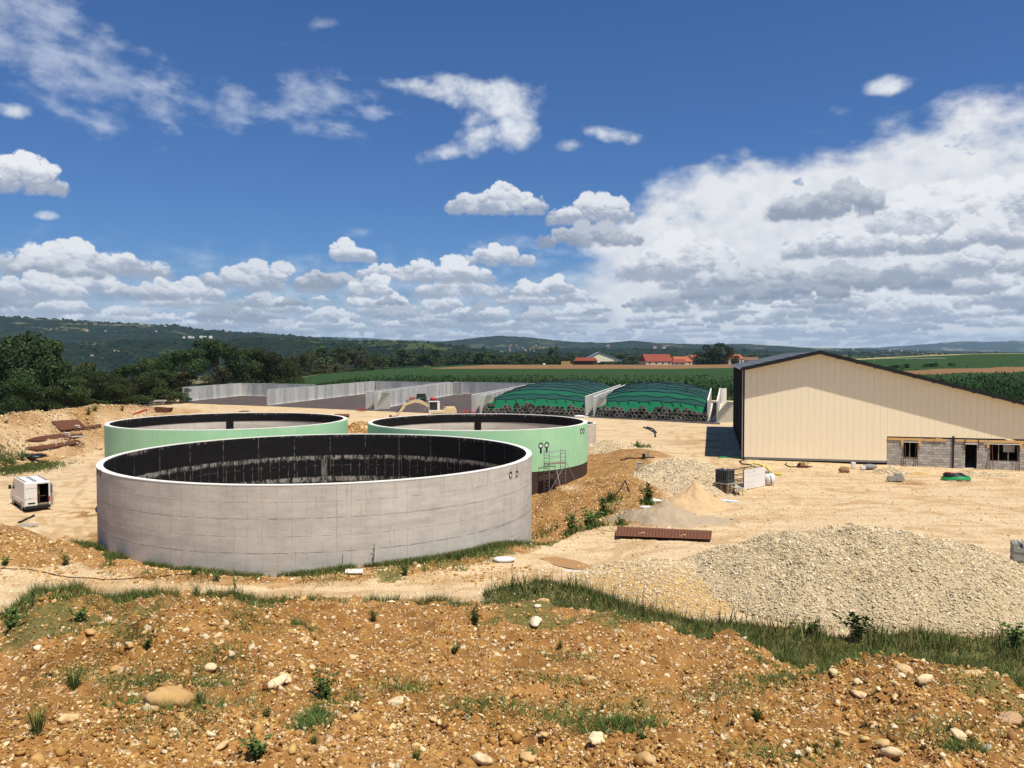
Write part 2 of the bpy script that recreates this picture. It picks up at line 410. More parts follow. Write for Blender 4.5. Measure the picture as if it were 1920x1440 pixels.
def dup(root, loc, rz, label, group=None, scale=None):
    r = root.copy(); COL.objects.link(r); r.location = loc; r.rotation_euler = (0, 0, rz); r['label'] = label
    if group: r['group'] = group
    if scale: r.scale = scale
    for ch in list(root.children):
        c = ch.copy(); COL.objects.link(c); c.parent = r
        for g in ch.children:
            d = g.copy(); COL.objects.link(d); d.parent = c
    return r
def np_mesh(name, V, Fc, mat, smooth_=False, attrs=None):
    V = np.asarray(V, np.float32); Fc = np.asarray(Fc, np.int32); me = bpy.data.meshes.new(name); k = Fc.shape[1]
    me.vertices.add(len(V)); me.vertices.foreach_set('co', V.ravel())
    me.loops.add(Fc.size); me.loops.foreach_set('vertex_index', Fc.ravel())
    me.polygons.add(len(Fc)); me.polygons.foreach_set('loop_start', np.arange(0, Fc.size, k, dtype=np.int32))
    me.update(calc_edges=True)
    if smooth_: me.polygons.foreach_set('use_smooth', np.ones(len(Fc), bool))
    for nm, arr in (attrs or {}).items():
        at = me.color_attributes.new(nm, 'FLOAT_COLOR', 'POINT'); at.data.foreach_set('color', np.asarray(arr, np.float32).ravel())
    me.materials.append(mat)
    return me
# ------------------------------------------------------------------ helpers: materials
def srgb(r, g, b):
    return tuple(((c/255)/12.92 if c/255 <= .04045 else ((c/255+.055)/1.055)**2.4) for c in (r, g, b))
MATS = {}
class Mat:
    def __init__(s, name, rough=.85, spec=.25, metal=0.0):
        s.m = bpy.data.materials.new(name); s.m.use_nodes = True; E.t = s.m.node_tree; E.t.nodes.clear()
        s.b = nn('ShaderNodeBsdfPrincipled'); s.o = nn('ShaderNodeOutputMaterial'); E.t.links.new(s.b.outputs[0], s.o.inputs[0])
        s.b.inputs['Roughness'].default_value = rough; s.b.inputs['Specular IOR Level'].default_value = spec; s.b.inputs['Metallic'].default_value = metal
        t = nn('ShaderNodeTexCoord'); s.obj = E(t.outputs['Object']); s.uv = E(t.outputs['UV'])
        g = nn('ShaderNodeNewGeometry'); s.pos = E(g.outputs['Position']); s.rnd = E(g.outputs['Random Per Island']); s.nrm = E(g.outputs['Normal'])
    def sep(s, v):
        n = nn('ShaderNodeSeparateXYZ'); setin(n.inputs[0], v); return [E(n.outputs[i]) for i in range(3)]
    def orand(s):
        n = nn('ShaderNodeObjectInfo'); return E(n.outputs['Random'])
    def attr(s, name):
        n = nn('ShaderNodeAttribute', attribute_name=name); q = nn('ShaderNodeSeparateColor'); E.t.links.new(n.outputs['Color'], q.inputs[0])
        return [E(q.outputs[i]) for i in range(3)]
    def color(s, c): setin(s.b.inputs['Base Color'], c if isinstance(c, E) else col3(c)); return s
    def rough(s, r): setin(s.b.inputs['Roughness'], r); return s
    def bump(s, h, strength=.5, dist=.05):
        n = nn('ShaderNodeBump'); setin(n.inputs['Height'], h); n.inputs['Strength'].default_value = strength; n.inputs['Distance'].default_value = dist
        E.t.links.new(n.outputs[0], s.b.inputs['Normal']); return s
    def ramp(s, v, stops):
        n = nn('ShaderNodeValToRGB'); setin(n.inputs[0], v); cr = n.color_ramp
        while len(cr.elements) < len(stops): cr.elements.new(.5)
        for e_, (p, c) in zip(cr.elements, stops): e_.position = p; e_.color = col3(c)
        return E(n.outputs[0])
def plain(name, c, rough=.7, metal=0.0, var=.12, scale=6.0, spec=.3, dirt=None):
    """one paint or material, slightly mottled and worn"""
    if name in MATS: return MATS[name]
    m = Mat(name, rough, spec, metal)
    n = noise(m.obj, scale, 5, .6); n2 = noise(m.obj, scale*6, 3, .6)
    k = (n*.7+n2*.3-.5)*(2*var)+1.0
    v = nn('ShaderNodeVectorMath', operation='SCALE'); v.inputs[0].default_value = c; setin(v.inputs[3], k)
    cc = E(v.outputs[0])
    if dirt: cc = mix(smooth(n, .5, .75, 0, .5), cc, dirt)
    m.color(cc).rough(lin(n2, .3, .7, max(rough-.12, .05), min(rough+.12, 1))).bump(n2, .15, .01)
    MATS[name] = m.m; return m.m
# ------------------------------------------------------------------ the ground
def near_clip(v, a, b): return np.clip((v-a)/(b-a), 0, 1)
YB = [(-120, 236), (-80, 235), (-40, 257), (0, 247), (40, 214), (60, 203), (300, 190)]
GB = [(800, 35.2), (960, 36.0), (1060, 36), (1150, 34.4), (1300, 32.9), (1500, 31.7), (1700, 31.3), (1920, 30.6), (2300, 30)]
def zones(x, y):
    z, d, near, u, yc = H0(x, y); r = np.hypot(x, y)
    n1 = fbm(x*.16, y*.16, 4, 81); n2 = fbm(x*.6, y*.6, 4, 85); n3 = fbm(x*.045, y*.045, 3, 87)
    orange = near*1.0
    orange = np.maximum(orange, (1-sst(d+n1*3, 4.5, 8.5))*sst(y, 49, 54)*sst(-y, -104, -96)*(d > -1)*sst(x, -8, -2)*sst(-x, -16, -12))
    # ochre mounds left of the front tank, strip along its foot
    yedge = 43.6 + (-23-x)*.71
    orange = np.maximum(orange, sst(-x+n1*6, 19, 24)*sst(y+n1*2, 39.5, 41.5)*(1-sst(y-yedge+n1*5, 1, 7))*.95)
    orange = np.maximum(orange, (1-sst(d+n2, 1.4, 3.2))*(y < 52)*(x > -32)*.95)
    orange = np.maximum(orange, np.exp(-(((x-8.5)/3.2)**2+((y-64)/13)**2))*1.3*sst(d, .5, 2))
    orange = np.maximum(orange, np.exp(-(((x-14)/3)**2+((y-86)/7)**2))*1.1)
    orange = np.maximum(orange, np.exp(-(((x+41)/4)**2+((y-78)/5)**2))*.8*np.clip(.6+n2*2, 0, 1))
    orange = np.maximum(orange, np.exp(-(((x+24.5)/5)**2+((y-124)/9)**2)))
    orange = np.maximum(orange, np.where((x < -67) & (y < 180) & (y > 80), .46+.35*n1, 0))
    orange = np.maximum(orange, np.exp(-(((x+34)/6)**2+((y-66)/3)**2))*(.6+n2))
    flat = (~near) & (y < 200)
    orange = np.maximum(orange, flat*np.clip(.13+n1*.5+n3*.45, 0, .6))
    g = np.zeros_like(x)
    # green film on the spoil mound and along its crest
    g = np.maximum(g, near*np.clip((n1*1.9+n2*1.0+.30-.22*sst(x, -6, 2))*1.1, 0, .75)*sst(y, 9, 13))
    ug = 960+1500*x/np.maximum(y, .5)
    vg = 672+1500*(CAMZ-z)/np.maximum(y, .5)
    grassband = (~near)*sst(ug, 860, 960)*sst(-y+n2*1.2, -itp(ug, GB), -itp(ug, GB)+.8)*(y < 38)
    back = near*(y > yc-.1)*sst(ug, 860, 960)
    g = np.maximum(g, grassband); g = np.maximum(g, back)
    g = np.maximum(g, near*(y > yc-1.0)*np.clip(.45+n2, 0, 1)*(ug < 900)*.9)
    g = np.maximum(g, (d < 3.0)*(d > -.5)*(y < 49)*sst(x, -16, -5)*np.clip(.6+n2*1.6, 0, 1))
    g = np.maximum(g, (d < 2.6)*(d > -.5)*(y < 49)*np.clip(n2*2.2-.15, 0, .8))
    g = np.maximum(g, np.exp(-(((x+68)/4.5)**2+((y-108)/6)**2))*1.2*np.clip(.6+n2*1.5, 0, 1))
    g = np.maximum(g, np.exp(-(((x-5)/3.2)**2+((y-52)/5)**2))*np.clip(.3+n2*2.5, 0, 1))
    vergey = itp(x, YB)
    verge = (sst(y-vergey, -5, -2))
    g = np.maximum(g, verge)
    xe = itp(y, [(0, -92), (165, -92), (195, -92), (215, -87), (270, -81), (340, -104), (480, -116), (570, -100), (700, -62), (900, -100)])
    g = np.maximum(g, sst(xe-x, -1, 3))
    corn = sst(y-vergey, 1, 3)*sst(x-xe, 0, 6)
    slope = x/np.maximum(y, 1)
    rightf = sst(slope, .34, .36)
    brown = (1-rightf)*sst(y, 560, 566)*(1-sst(y, 720, 724))*sst(x-xe, 30, 50) + rightf*sst(y, 352, 357)*(1-sst(y, 396, 402))
    tan = rightf*sst(y, 640, 648)*(1-sst(y, 760, 770))
    white = np.exp(-(((x-9.4)/1.3)**2+((y-49.5)/3.2)**2)) + np.exp(-(((x-4.0)/2.0)**2+((y-40.2)/.8)**2))*.9 + np.exp(-(((x+2)/2.2)**2+((y-40.8)/.8)**2))*.5
    white = white*np.clip(.75+n2*2, 0, 1)
    grey = np.exp(-(((x-7.6)/1.5)**2+((y-55)/2.5)**2)) + .35*sst(n3+n2*.3, .12, .4)*flat
    return orange, g, np.stack([corn, brown, tan], -1), np.stack([white, grey, np.zeros_like(x)], -1)
TRACKS = [[(-60, 1100), (300, 1118), (700, 1112), (1000, 1075), (1250, 1020), (1500, 960), (1800, 930), (2100, 930)],
  [(0, 1085), (400, 1105), (900, 1090), (1120, 1040), (1240, 985), (1420, 960), (1700, 985), (2000, 1010)], [(1500, 1000), (1480, 950), (1400, 900), (1330, 870), (1290, 830), (1270, 800)],
  [(60, 1000), (60, 930), (110, 870), (170, 830), (250, 800), (600, 790)], [(130, 1010), (120, 930), (160, 870), (190, 830), (240, 800)], [(1250, 815), (1330, 822), (1400, 890), (1600, 920), (1920, 900)], [(1420, 930), (1650, 925), (1950, 960)], [(1400, 985), (1700, 960), (1950, 985)]]
def tracks(x, y):
    out = np.zeros_like(x)
    for tr in TRACKS:
        pts = [P(u, v, -4.0 if (u < 200 and v < 1040) else 0) for u, v in tr]
        dm = np.full_like(x, 99.0)
        for a, b in zip(pts[:-1], pts[1:]):
            dx, dy = b.x-a.x, b.y-a.y; t = np.clip(((x-a.x)*dx+(y-a.y)*dy)/(dx*dx+dy*dy), 0, 1)
            dm = np.minimum(dm, np.hypot(x-a.x-t*dx, y-a.y-t*dy))
        dm = dm + fbm(x*.13+3, y*.17, 3, 93)*1.6
        out = np.maximum(out, np.exp(-((dm-1.0)/.42)**2)*np.clip(.55+fbm(x*.2, y*.2, 3, 95)*1.6, 0, 1))
    return out
def shape_ground():
    az = np.concatenate([np.linspace(-75, -40, 40, endpoint=False), np.linspace(-40, 40, 560, endpoint=False), np.linspace(40, 75, 41)])
    rr = np.concatenate([np.linspace(1.0, 7, 10, endpoint=False), np.linspace(7, 32, 190, endpoint=False), np.geomspace(32, 130, 170, endpoint=False), np.geomspace(130, 1500, 70)])
    A, Rr = np.meshgrid(np.radians(az), rr); X_ = Rr*np.sin(A); Y_ = Rr*np.cos(A)
    X_ = X_.ravel(); Y_ = Y_.ravel(); Z_ = H(X_, Y_)
    na, nr = len(az), len(rr)
    i = np.arange(nr-1)[:, None]*na+np.arange(na-1)[None]; i = i.ravel()
    Fc = np.stack([i, i+1, i+na+1, i+na], -1)
    o, g, c3, w3 = zones(X_, Y_)
    a1 = np.stack([o, g, w3[:, 0], np.ones_like(o)], -1); a2 = np.concatenate([c3, w3[:, 1:2]], -1)
    a2[:, 3] = 1; a3 = np.stack([w3[:, 1], tracks(X_, Y_), o*0, o*0+1], -1)
    return np.stack([X_, Y_, Z_], -1), Fc, {'zone': np.clip(a1, 0, 1), 'field': np.clip(a2, 0, 1), 'extra': np.clip(a3, 0, 1)}
PALE = (.62, .48, .30); CREAM = (.78, .63, .43); TANC = (.50, .345, .19); ORANGE = (.38, .200, .054); DORANGE = (.17, .076, .018)
def ground_mat():
    m = Mat('ground', .95, .1)
    o, g, w = m.attr('zone'); corn, brown, tan = m.attr('field'); grey = m.attr('extra')[0]
    p = m.pos
    nA = noise(p, .35, 5, .6); nB = noise(p, 1.7, 6, .62); nC = noise(p, 9, 4, .6)
    streak = noise(vscale(p, (.18, .9, .5)), 1, 5, .6)
    # loose stones at two sizes
    def stones(sc):
        n = nn('ShaderNodeTexVoronoi'); setin(n.inputs['Vector'], p); n.inputs['Scale'].default_value = sc
        q = nn('ShaderNodeSeparateColor'); E.t.links.new(n.outputs['Color'], q.inputs[0])
        return E(n.outputs['Distance']), E(q.outputs[0]), E(q.outputs[1])
    d1, r1, q1 = stones(5.5); d2, r2, q2 = stones(13)
    s1 = smooth(d1, .46, .30)*smooth(r1+(nB-.5)*.9, .72, .82); s2 = smooth(d2, .5, .32)*smooth(r2+(nB-.5)*.8, .50, .66)
    pale = mix(smooth(streak, .36, .66), PALE, TANC)
    pale = mix(smooth(nA, .50, .72, 0, .55), pale, (.52, .325, .155))
    pale = mix(smooth(nB, .35, .7, 0, .4), pale, CREAM)
    pale = mix(smooth(nC, .42, .66, 0, .5), pale, (.40, .28, .15))
    pale = mix(smooth(noise(p, 26, 3, .7), .55, .68, 0, .55), pale, (.80, .68, .48))
    org = mix(smooth(nB, .35, .68), DORANGE, ORANGE)
    org = mix(smooth(nA, .4, .7, 0, .6), org, (.50, .27, .10))
    k = smooth(o + (nB-.5)*.5, .28, .62)
    c = mix(k, pale, org)
    stc = mix(r1, (.55, .38, .21), (.80, .66, .45)); stc2 = mix(q2, (.50, .33, .17), (.74, .58, .37))
    dark = smooth(d2, .25, .6, 0, .5)*(k*.6+.25)  # crevices between stones darkened, their shade put into the colour
    c = mix(dark, c, (.20, .095, .035))
    c = mix(s2*.62, c, stc2); c = mix(s1*.62, c, stc)
    tr = m.attr('extra')[1]; c = mix(smooth(tr+(nC-.5)*.5+(nB-.5)*.4, .28, .70, 0, .75), c, (.43, .285, .15))
    c = mix(smooth(nA*.6+streak*.4+(nB-.5)*.25, .51, .62, 0, .72)*(1.0-k), c, (.40, .26, .13))
    c = mix(smooth(grey+(nB-.5)*.6, .25, .8, 0, .8), c, (.30, .27, .22))
    c = mix(smooth(w+(nB-.5)*.7, .35, .7, 0, .95), c, (.62, .58, .50))
    gr = mix(smooth(nC, .3, .7), (.055, .070, .016), (.14, .15, .045))
    gr = mix(smooth(nB, .4, .7, 0, .5), gr, (.20, .14, .055))
    c = mix(smooth(g+(nB-.5)*.7, .42, .85, 0, .92), c, gr)
    # crops
    x, y, z = m.sep(p)
    rows = M('SINE', (x*.93+y*.36)*8.2)
    cn = noise(vscale(p, (.7, .25, .7)), 1, 6, .72)
    crop = mix(smooth(cn+rows*.05, .36, .66), (.013, .034, .009), (.036, .080, .020))
    crop = mix(smooth(nA, .4, .8, 0, .3), crop, (.05, .08, .022))
    c = mix(smooth(corn, .4, .6), c, crop)
    c = mix(smooth(brown, .4, .6), c, mix(nA, (.16, .085, .038), (.25, .15, .07)))
    c = mix(smooth(tan, .4, .6), c, mix(nA, (.38, .29, .13), (.25, .24, .09)))
    m.color(c)
    m.bump(s1*.6+s2*.35+nB*.5+nC*.25 + cn*corn*6.0, .9, .07)
    return m.m
V_, F_, at_ = shape_ground()
ground = obj('ground', np_mesh('ground', V_, F_, ground_mat(), True, at_), None); ground['kind'] = 'structure'

# far hills
def ridge(u, pts, r):
    v = itp(u, pts); return CAMZ+(672-v)/1500*r
def shape_hills():
    az = np.linspace(-62, 62, 900); rr = np.geomspace(1300, 17000, 170)
    A, Rr = np.meshgrid(np.radians(az), rr); X_ = (Rr*np.sin(A)).ravel(); Y_ = (Rr*np.cos(A)).ravel()
    u = 960+1500*np.tan(A.ravel()); r = Rr.ravel()*np.cos(A.ravel())
    L = [(4300, .30, [(-2000, 585), (-300, 588), (0, 596), (100, 600), (200, 606), (300, 611), (330, 610), (360, 618), (420, 622), (560, 630), (640, 637), (760, 650), (900, 668), (3000, 680)]),
         (2400, .20, [(-2000, 640), (0, 640), (150, 645), (300, 636), (400, 638), (470, 634), (560, 635), (620, 641), (700, 640), (790, 641), (870, 650), (960, 662), (1300, 666), (1600, 668), (1920, 668), (3000, 668)]),
         (6800, .22, [(-2000, 640), (500, 650), (760, 648), (860, 638), (900, 633), (940, 630), (1000, 634), (1060, 641), (1130, 644), (1190, 639), (1230, 643), (1300, 646), (1400, 646), (1500, 652), (1700, 657), (1920, 660), (2300, 655), (3500, 650)]),
         (3600, .16, [(-2000, 680), (900, 668), (1000, 655), (1150, 654), (1350, 655), (1500, 660), (1700, 662), (1920, 664), (3000, 664)]),
         (14500, .12, [(-2000, 640), (300, 634), (560, 633), (640, 632), (720, 636), (855, 642), (1000, 655), (1500, 655), (1640, 652), (1740, 645), (1800, 640), (1850, 642), (1900, 639), (1960, 642), (3000, 640)])]
    h = np.full_like(r, -60.0)
    n = fbm(X_/900, Y_/900, 5, 201)
    for (rk, wd, pts) in L:
        hk = ridge(u, pts, rk)
        h = np.maximum(h, -60+(hk+60)*np.exp(-(np.log(r/rk)/wd)**2)*(1+.0*n))
    edge = fbm(X_/60, Y_/60, 3, 205)
    h = h + n*.0022*r*.6 + np.clip(edge, -.4, 1)*.0011*r
    h = np.where(r < 1500, np.minimum(h, -62), h)
    i = (np.arange(169)[:, None]*900+np.arange(899)[None]).ravel()
    return np.stack([X_, Y_, h], -1), np.stack([i, i+1, i+901, i+900], -1)
m = Mat('hills', 1.0, .0); p = m.pos
n1 = noise(p, .0022, 5, .6); n2 = noise(p, .012, 5, .65); n3 = noise(p, .05, 3, .6)
cell = voro(vscale(p, (1, 1, .2)), .0032, 'F1', 1); cq = nn('ShaderNodeSeparateColor'); E.t.links.new(cell.k, cq.inputs[0])
forest = mix(smooth(n3*.6+n2*.4, .40, .62), (.004, .010, .005), (.017, .030, .013))
fld = mix(E(cq.outputs[0]), (.04, .06, .02), (.16, .135, .065))
m.color(mix(smooth(n1+(n2-.5)*.5+(E(cq.outputs[1])-.5)*.22, .585, .62), forest, fld)).bump(n3, .8, 8)
Vh, Fh = shape_hills()
hills = obj('hills', np_mesh('hills', Vh, Fh, m.m, True), None); hills['kind'] = 'structure'
# air
hz = MB().box((0, 8300, 240), (36000, 17800, 780-2*65)); hz.v = [(x, y, -126 if z < 0 else 560) for x, y, z in hz.v]
hm = bpy.data.materials.new('haze'); hm.use_nodes = True; E.t = hm.node_tree; E.t.nodes.clear()
pv = nn('ShaderNodeVolumePrincipled'); pv.inputs['Color'].default_value = (.50, .74, 1, 1); pv.inputs['Density'].default_value = 3.6e-5; pv.inputs['Anisotropy'].default_value = .0
oo = nn('ShaderNodeOutputMaterial'); E.t.links.new(pv.outputs[0], oo.inputs['Volume'])
haze = obj('haze', hz, hm); haze['kind'] = 'stuff'
# ------------------------------------------------------------------ materials of the built things
def concrete_wall():
    m = Mat('formed_concrete', 1.0, .03); u, v, _ = m.sep(m.uv)
    p = vec(u, v, 0)
    n1 = noise(p, .5, 5, .6); n2 = noise(vscale(p, (.6, 2.2, 1)), 1.4, 5, .6); n3 = noise(p, 7, 4, .6)
    c = mix(smooth(n1, .3, .7), (.47, .435, .38), (.58, .54, .48))
    c = mix(smooth(n2, .42, .68, 0, .65), c, (.62, .585, .52))
    c = mix(smooth(n3, .55, .8, 0, .25), c, (.30, .28, .24)); c = mix(smooth(noise(vec(u*.12, v*1.1, 9), 1, 5, .65), .5, .72, 0, .55), c, (.33, .31, .28))
    w = (noise(p, .8, 3, .5)-.5)
    def line(coord, period, off, wd, thr, seed, streng):
        q = M('ABSOLUTE', M('FRACT', (coord+off)*(1/period)+.5)-.5)*period
        br = noise(vscale(p, (1.1, 1.1, 1)), 1.0, 4, .7) if seed == 0 else noise(vec(u*1.7+seed, v*1.7, seed), 1, 3, .7)
        return smooth(q, wd, wd*.3)*smooth(br, thr, thr+.16)*streng
    strong = line(v+w*.02, 1.72, -4.42+1.72*3, .030, .40, 0, .50)
    weak = line(v, .86, -.08, .028, .42, 3.0, .38)
    vert = line(u, .73, 0.0, .024, .40, 7.0, .30)
    vert2 = line(u+.2, 1.31, 0.0, .016, .57, 11.0, .7)
    l = M('MAXIMUM', M('MAXIMUM', strong, weak), M('MAXIMUM', vert, vert2))
    c = mix(l, c, (.10, .085, .065))
    # each lift of the formwork came out a slightly different grey
    cell = nn('ShaderNodeTexWhiteNoise', noise_dimensions='2D'); setin(cell.inputs['Vector'], vec(M('FLOOR', u*(1/.73)), M('FLOOR', v*(1/.86)), 0))
    c = mix(.055, c, mix(E(cell.outputs['Value']), (.22, .20, .17), (.52, .48, .41)))
    strk = noise(vec(u*3.0, v*.35, 2), 1, 4, .65)
    c = mix(smooth(strk, .55, .75, 0, .35), c, (.20, .175, .14))
    rust = smooth(noise(vec(u*.6, v*2.5, 5), 1, 4, .6), .66, .74, 0, .5)
    c = mix(rust, c, (.40, .26, .11))
    m.color(c).bump(n3*.5 - l*1.2 + n2*.4, .6, .02)
    return m.m
def lining_mat(front):
    m = Mat('black_lining' if front else 'lining_strip', .75, .12); u, v, _ = m.sep(m.uv); p = vec(u, v, 0)
    base = mix(noise(p, 1.2, 5, .6), (.004, .004, .005), (.016, .015, .016))
    st = noise(vec(u*2.6, v*2.0, 1), 1, 6, .75); st2 = noise(vec(u*5.0, v*1.0, 4), 1, 5, .7); big = noise(vec(u*.25, v*.2, 8), 1, 3, .5)
    paint = smooth(st2*smooth(v, 3.4, 4.42)*1.25 + (big-.5)*.7, .60, .78, 0, .6)
    if front:
        wob = (noise(vec(u*1.3, 0, 3), 1, 4, .7)-.5)*.30
        def band(z0, h, thr):
            k = smooth(v+wob, z0+.02, z0-.05)*smooth(v+wob*2.0+(st-.5)*.5, z0-h-.12, z0-h+.12)
            return k*smooth(st2*.6+st*.5+big*.35, thr, thr+.16)
        fr = M('ABSOLUTE', M('FRACT', u*(1/.74))-.5)*.74
        drip = smooth(fr, .04, .012)*smooth(v, 2.6, 2.5)*smooth(st, .42, .60)*.45
        fl = M('ABSOLUTE', M('FRACT', u*(1/2.96)+.3)-.5)*2.96
        drip2 = smooth(fl, .04, .012)*smooth(st, .42, .6)*.6
        horiz = smooth(M('ABSOLUTE', v-1.85), .03, .01)*smooth(st, .5, .62)*.5
        blk = smooth(M('ABSOLUTE', u-LINU), .28, .20)*smooth(v, 2.5, 2.3)*smooth(st2, .36, .60)*.6
        w = M('MAXIMUM', M('MAXIMUM', band(2.68, .30, .63), band(.92, .40, .64)), M('MAXIMUM', M('MAXIMUM', drip, drip2), M('MAXIMUM', horiz, M('MAXIMUM', paint, blk))))
    else:
        w = paint
    m.color(mix(w*.8, base, (.34, .33, .30))).bump(st+noise(vec(u*.8, v*.8, 0), 1, 3)*2, .5, .04)
    return m.m
def green_mat():
    m = Mat('green_membrane', .7, .25); u, v, _ = m.sep(m.uv); p = vec(u, v, 0)
    n1 = noise(p, .35, 4, .6); n2 = noise(vec(u*1.5, v*.3, 3), 1, 5, .65)
    c = mix(smooth(n1, .3, .7), (.34, .62, .36), (.41, .68, .41))
    c = mix(smooth(n2, .48, .72, 0, .4), c, (.47, .72, .46))
    c = mix(smooth(M('ABSOLUTE', M('FRACT', u*(1/1.46))-.5), .012, .004, 0, .35), c, (.20, .42, .26))
    c = mix(smooth(M('ABSOLUTE', v-3.35), .02, .008, 0, .3), c, (.20, .42, .26))
    m.color(c).bump(n2, .2, .02)
    return m.m
LINU = 0.0
M_CONC = plain('cast_concrete', (.42, .39, .335), .85, var=.30, scale=.8, dirt=(.24, .22, .19))
M_RIM = plain('rim_concrete', (.70, .68, .63), .8, var=.15, scale=1.5)
M_PANEL = None
def panel_mat():
    m = Mat('precast_panel', .85, .2); o = m.obj; r = m.orand()
    n1 = noise(vscale(o, (1, 1, .45)), 1.3, 5, .65); off = vec(r*40.0, r*17.0, 0)
    a = nn('ShaderNodeVectorMath', operation='ADD'); setin(a.inputs[0], o); setin(a.inputs[1], off)
    n2 = noise(vscale(E(a.outputs[0]), (1.5, 1.5, .35)), 1, 5, .65)
    c = mix(smooth(r, 0, 1), (.42, .41, .38), (.60, .58, .54)); c = mix(smooth(n2, .46, .72, 0, .6), c, (.26, .265, .27)); c = mix(smooth(n2, .5, .25, 0, .5), c, (.56, .55, .53))
    m.color(c).bump(n1, .3, .02); return m.m
M_PANEL = panel_mat(); M_CONCW = concrete_wall(); M_GREEN = green_mat()
M_DARK = plain('dark_rubber', (.018, .018, .019), .7); M_STEEL = plain('galvanised_steel', (.34, .35, .36), .5, .6); M_RUST = plain('rusty_steel', (.115, .042, .022), .9, var=.5, scale=3, dirt=(.06, .025, .015))
M_WHITE = plain('white_paint', (.72, .70, .67), .4, var=.05, spec=.5); M_WOOD = plain('new_timber', (.62, .38, .15), .75, var=.25, scale=4); M_PALW = plain('pallet_timber', (.30, .215, .13), .85, var=.35, scale=5)
M_BLOCK = None
def block_mat():
    m = Mat('concrete_block', .95, .1); r = m.orand(); n = noise(m.pos, 3, 5, .7); n2 = noise(m.pos, 25, 3, .7)
    c = mix(r, (.33, .31, .28), (.52, .49, .44)); c = mix(smooth(n, .45, .75, 0, .4), c, (.18, .165, .145)); m.color(c).bump(n2, .5, .02); return m.m
M_BLOCK = block_mat()
M_CREAM = plain('cream_cladding', (.92, .80, .57), .5, var=.035, scale=.6, spec=.35)
M_SEAM = plain('sheet_backing', (.52, .39, .24), .7); M_ANTH = plain('anthracite_sheet', (.020, .021, .024), .5, var=.2, scale=1, spec=.4); M_ROOF = plain('grey_roof_sheet', (.085, .09, .10), .45, var=.15, scale=.8, spec=.4)
M_BLACKP = plain('black_plastic', (.012, .012, .013), .45, spec=.4); M_GRN = plain('green_hose', (.02, .30, .09), .45); M_YEL = plain('yellow_hose', (.75, .55, .04), .45)
M_RED = plain('red_paint', (.42, .03, .025), .5); M_GLASS = plain('dark_glass', (.015, .018, .02), .08, var=.02, spec=.8); M_MACH = plain('cream_machine_paint', (.60, .48, .27), .5, var=.15, dirt=(.35, .22, .10))
M_ASPH = plain('dark_asphalt', (.075, .055, .05), .9, var=.35, scale=.25, dirt=(.13, .105, .09))
# ------------------------------------------------------------------ round tanks
def ring(T, r0, r1, z0, z1, n=160, uv=True, a0=0.0, a1=2*math.pi):
    """wall between radii r0<r1 and levels z0<z1 with UVs in metres"""
    full = abs(a1-a0-2*math.pi) < 1e-6
    prof = [(r1, z0), (r1, z1), (r0, z1), (r0, z0)]
    th = np.linspace(a0, a1, n+1); V = []; Fc = []
    pr8 = [prof[0], prof[1], prof[1], prof[2], prof[2], prof[3], prof[3], prof[0]]
    for t in th:
        for (r, z) in pr8: V.append((r*math.cos(t), r*math.sin(t), z))
    for i in range(n):
        for j in range(4): Fc.append((i*8+2*j, (i+1)*8+2*j, (i+1)*8+2*j+1, i*8+2*j+1))
    if not full: Fc += [(0, 1, 3, 5), (n*8+5, n*8+3, n*8+1, n*8)]
    me = bpy.data.meshes.new('wall'); me.from_pydata(V, [], Fc); uvl = me.uv_layers.new(name='UVMap')
    for pi, p in enumerate(me.polygons):
        for li, vi in zip(p.loop_indices, p.vertices):
            c, j = divmod(vi, 8); uvl.data[li].uv = (th[c]*T[2], pr8[j][1])
    me.polygons.foreach_set('use_smooth', [pi < n*4 and pi % 4 in (0, 2) for pi in range(len(me.polygons))]); me.update()
    return me
def tank_hit(T, u, v, inner=False):
    x, y, d = ray(u, v); cx, cy, R = T
    A = x*x+y*y; B = -2*(x*cx+y*cy); Cc = cx*cx+cy*cy-R*R; D = math.sqrt(max(B*B-4*A*Cc, 0)); t = (-B+(D if inner else -D))/(2*A)
    return Vector((x*t, y*t, CAMZ+d*t))
def pipe_opening(root, T, u, v, r=.22, mat=None):
    h = tank_hit(T, u, v); c = Vector((T[0], T[1], h.z)); n = (h-c).normalized(); ang = math.atan2(n.y, n.x)
    f = MB().lathe([(r, -.05), (r, .035), (r*.78, .035), (r*.78, -.02), (.001, -.03)], (0, 0, 0), 16, axis='X')  # dark disc inside the ring stands in for the shade of a hole
    o = obj('pipe_opening', f, M_DARK, root); o.location = h-c+Vector((0, 0, h.z)); o.rotation_euler[2] = ang
    g = MB().lathe([(r*.76, -.01), (r*.74, .012), (.001, .012)], (0, 0, 0), 16, axis='X'); g.v = [(a, b, c_*1.0-0) for a, b, c_ in g.v]
    k = MB().add([(0.016, math.cos(t)*r*.72, math.sin(t)*r*.72) for t in [math.pi+i*math.pi/10 for i in range(11)]], [tuple(range(11))])
    obj('lit_half', k, M_RIM, o)  # pale half disc paints the lit half of the opening
    return o
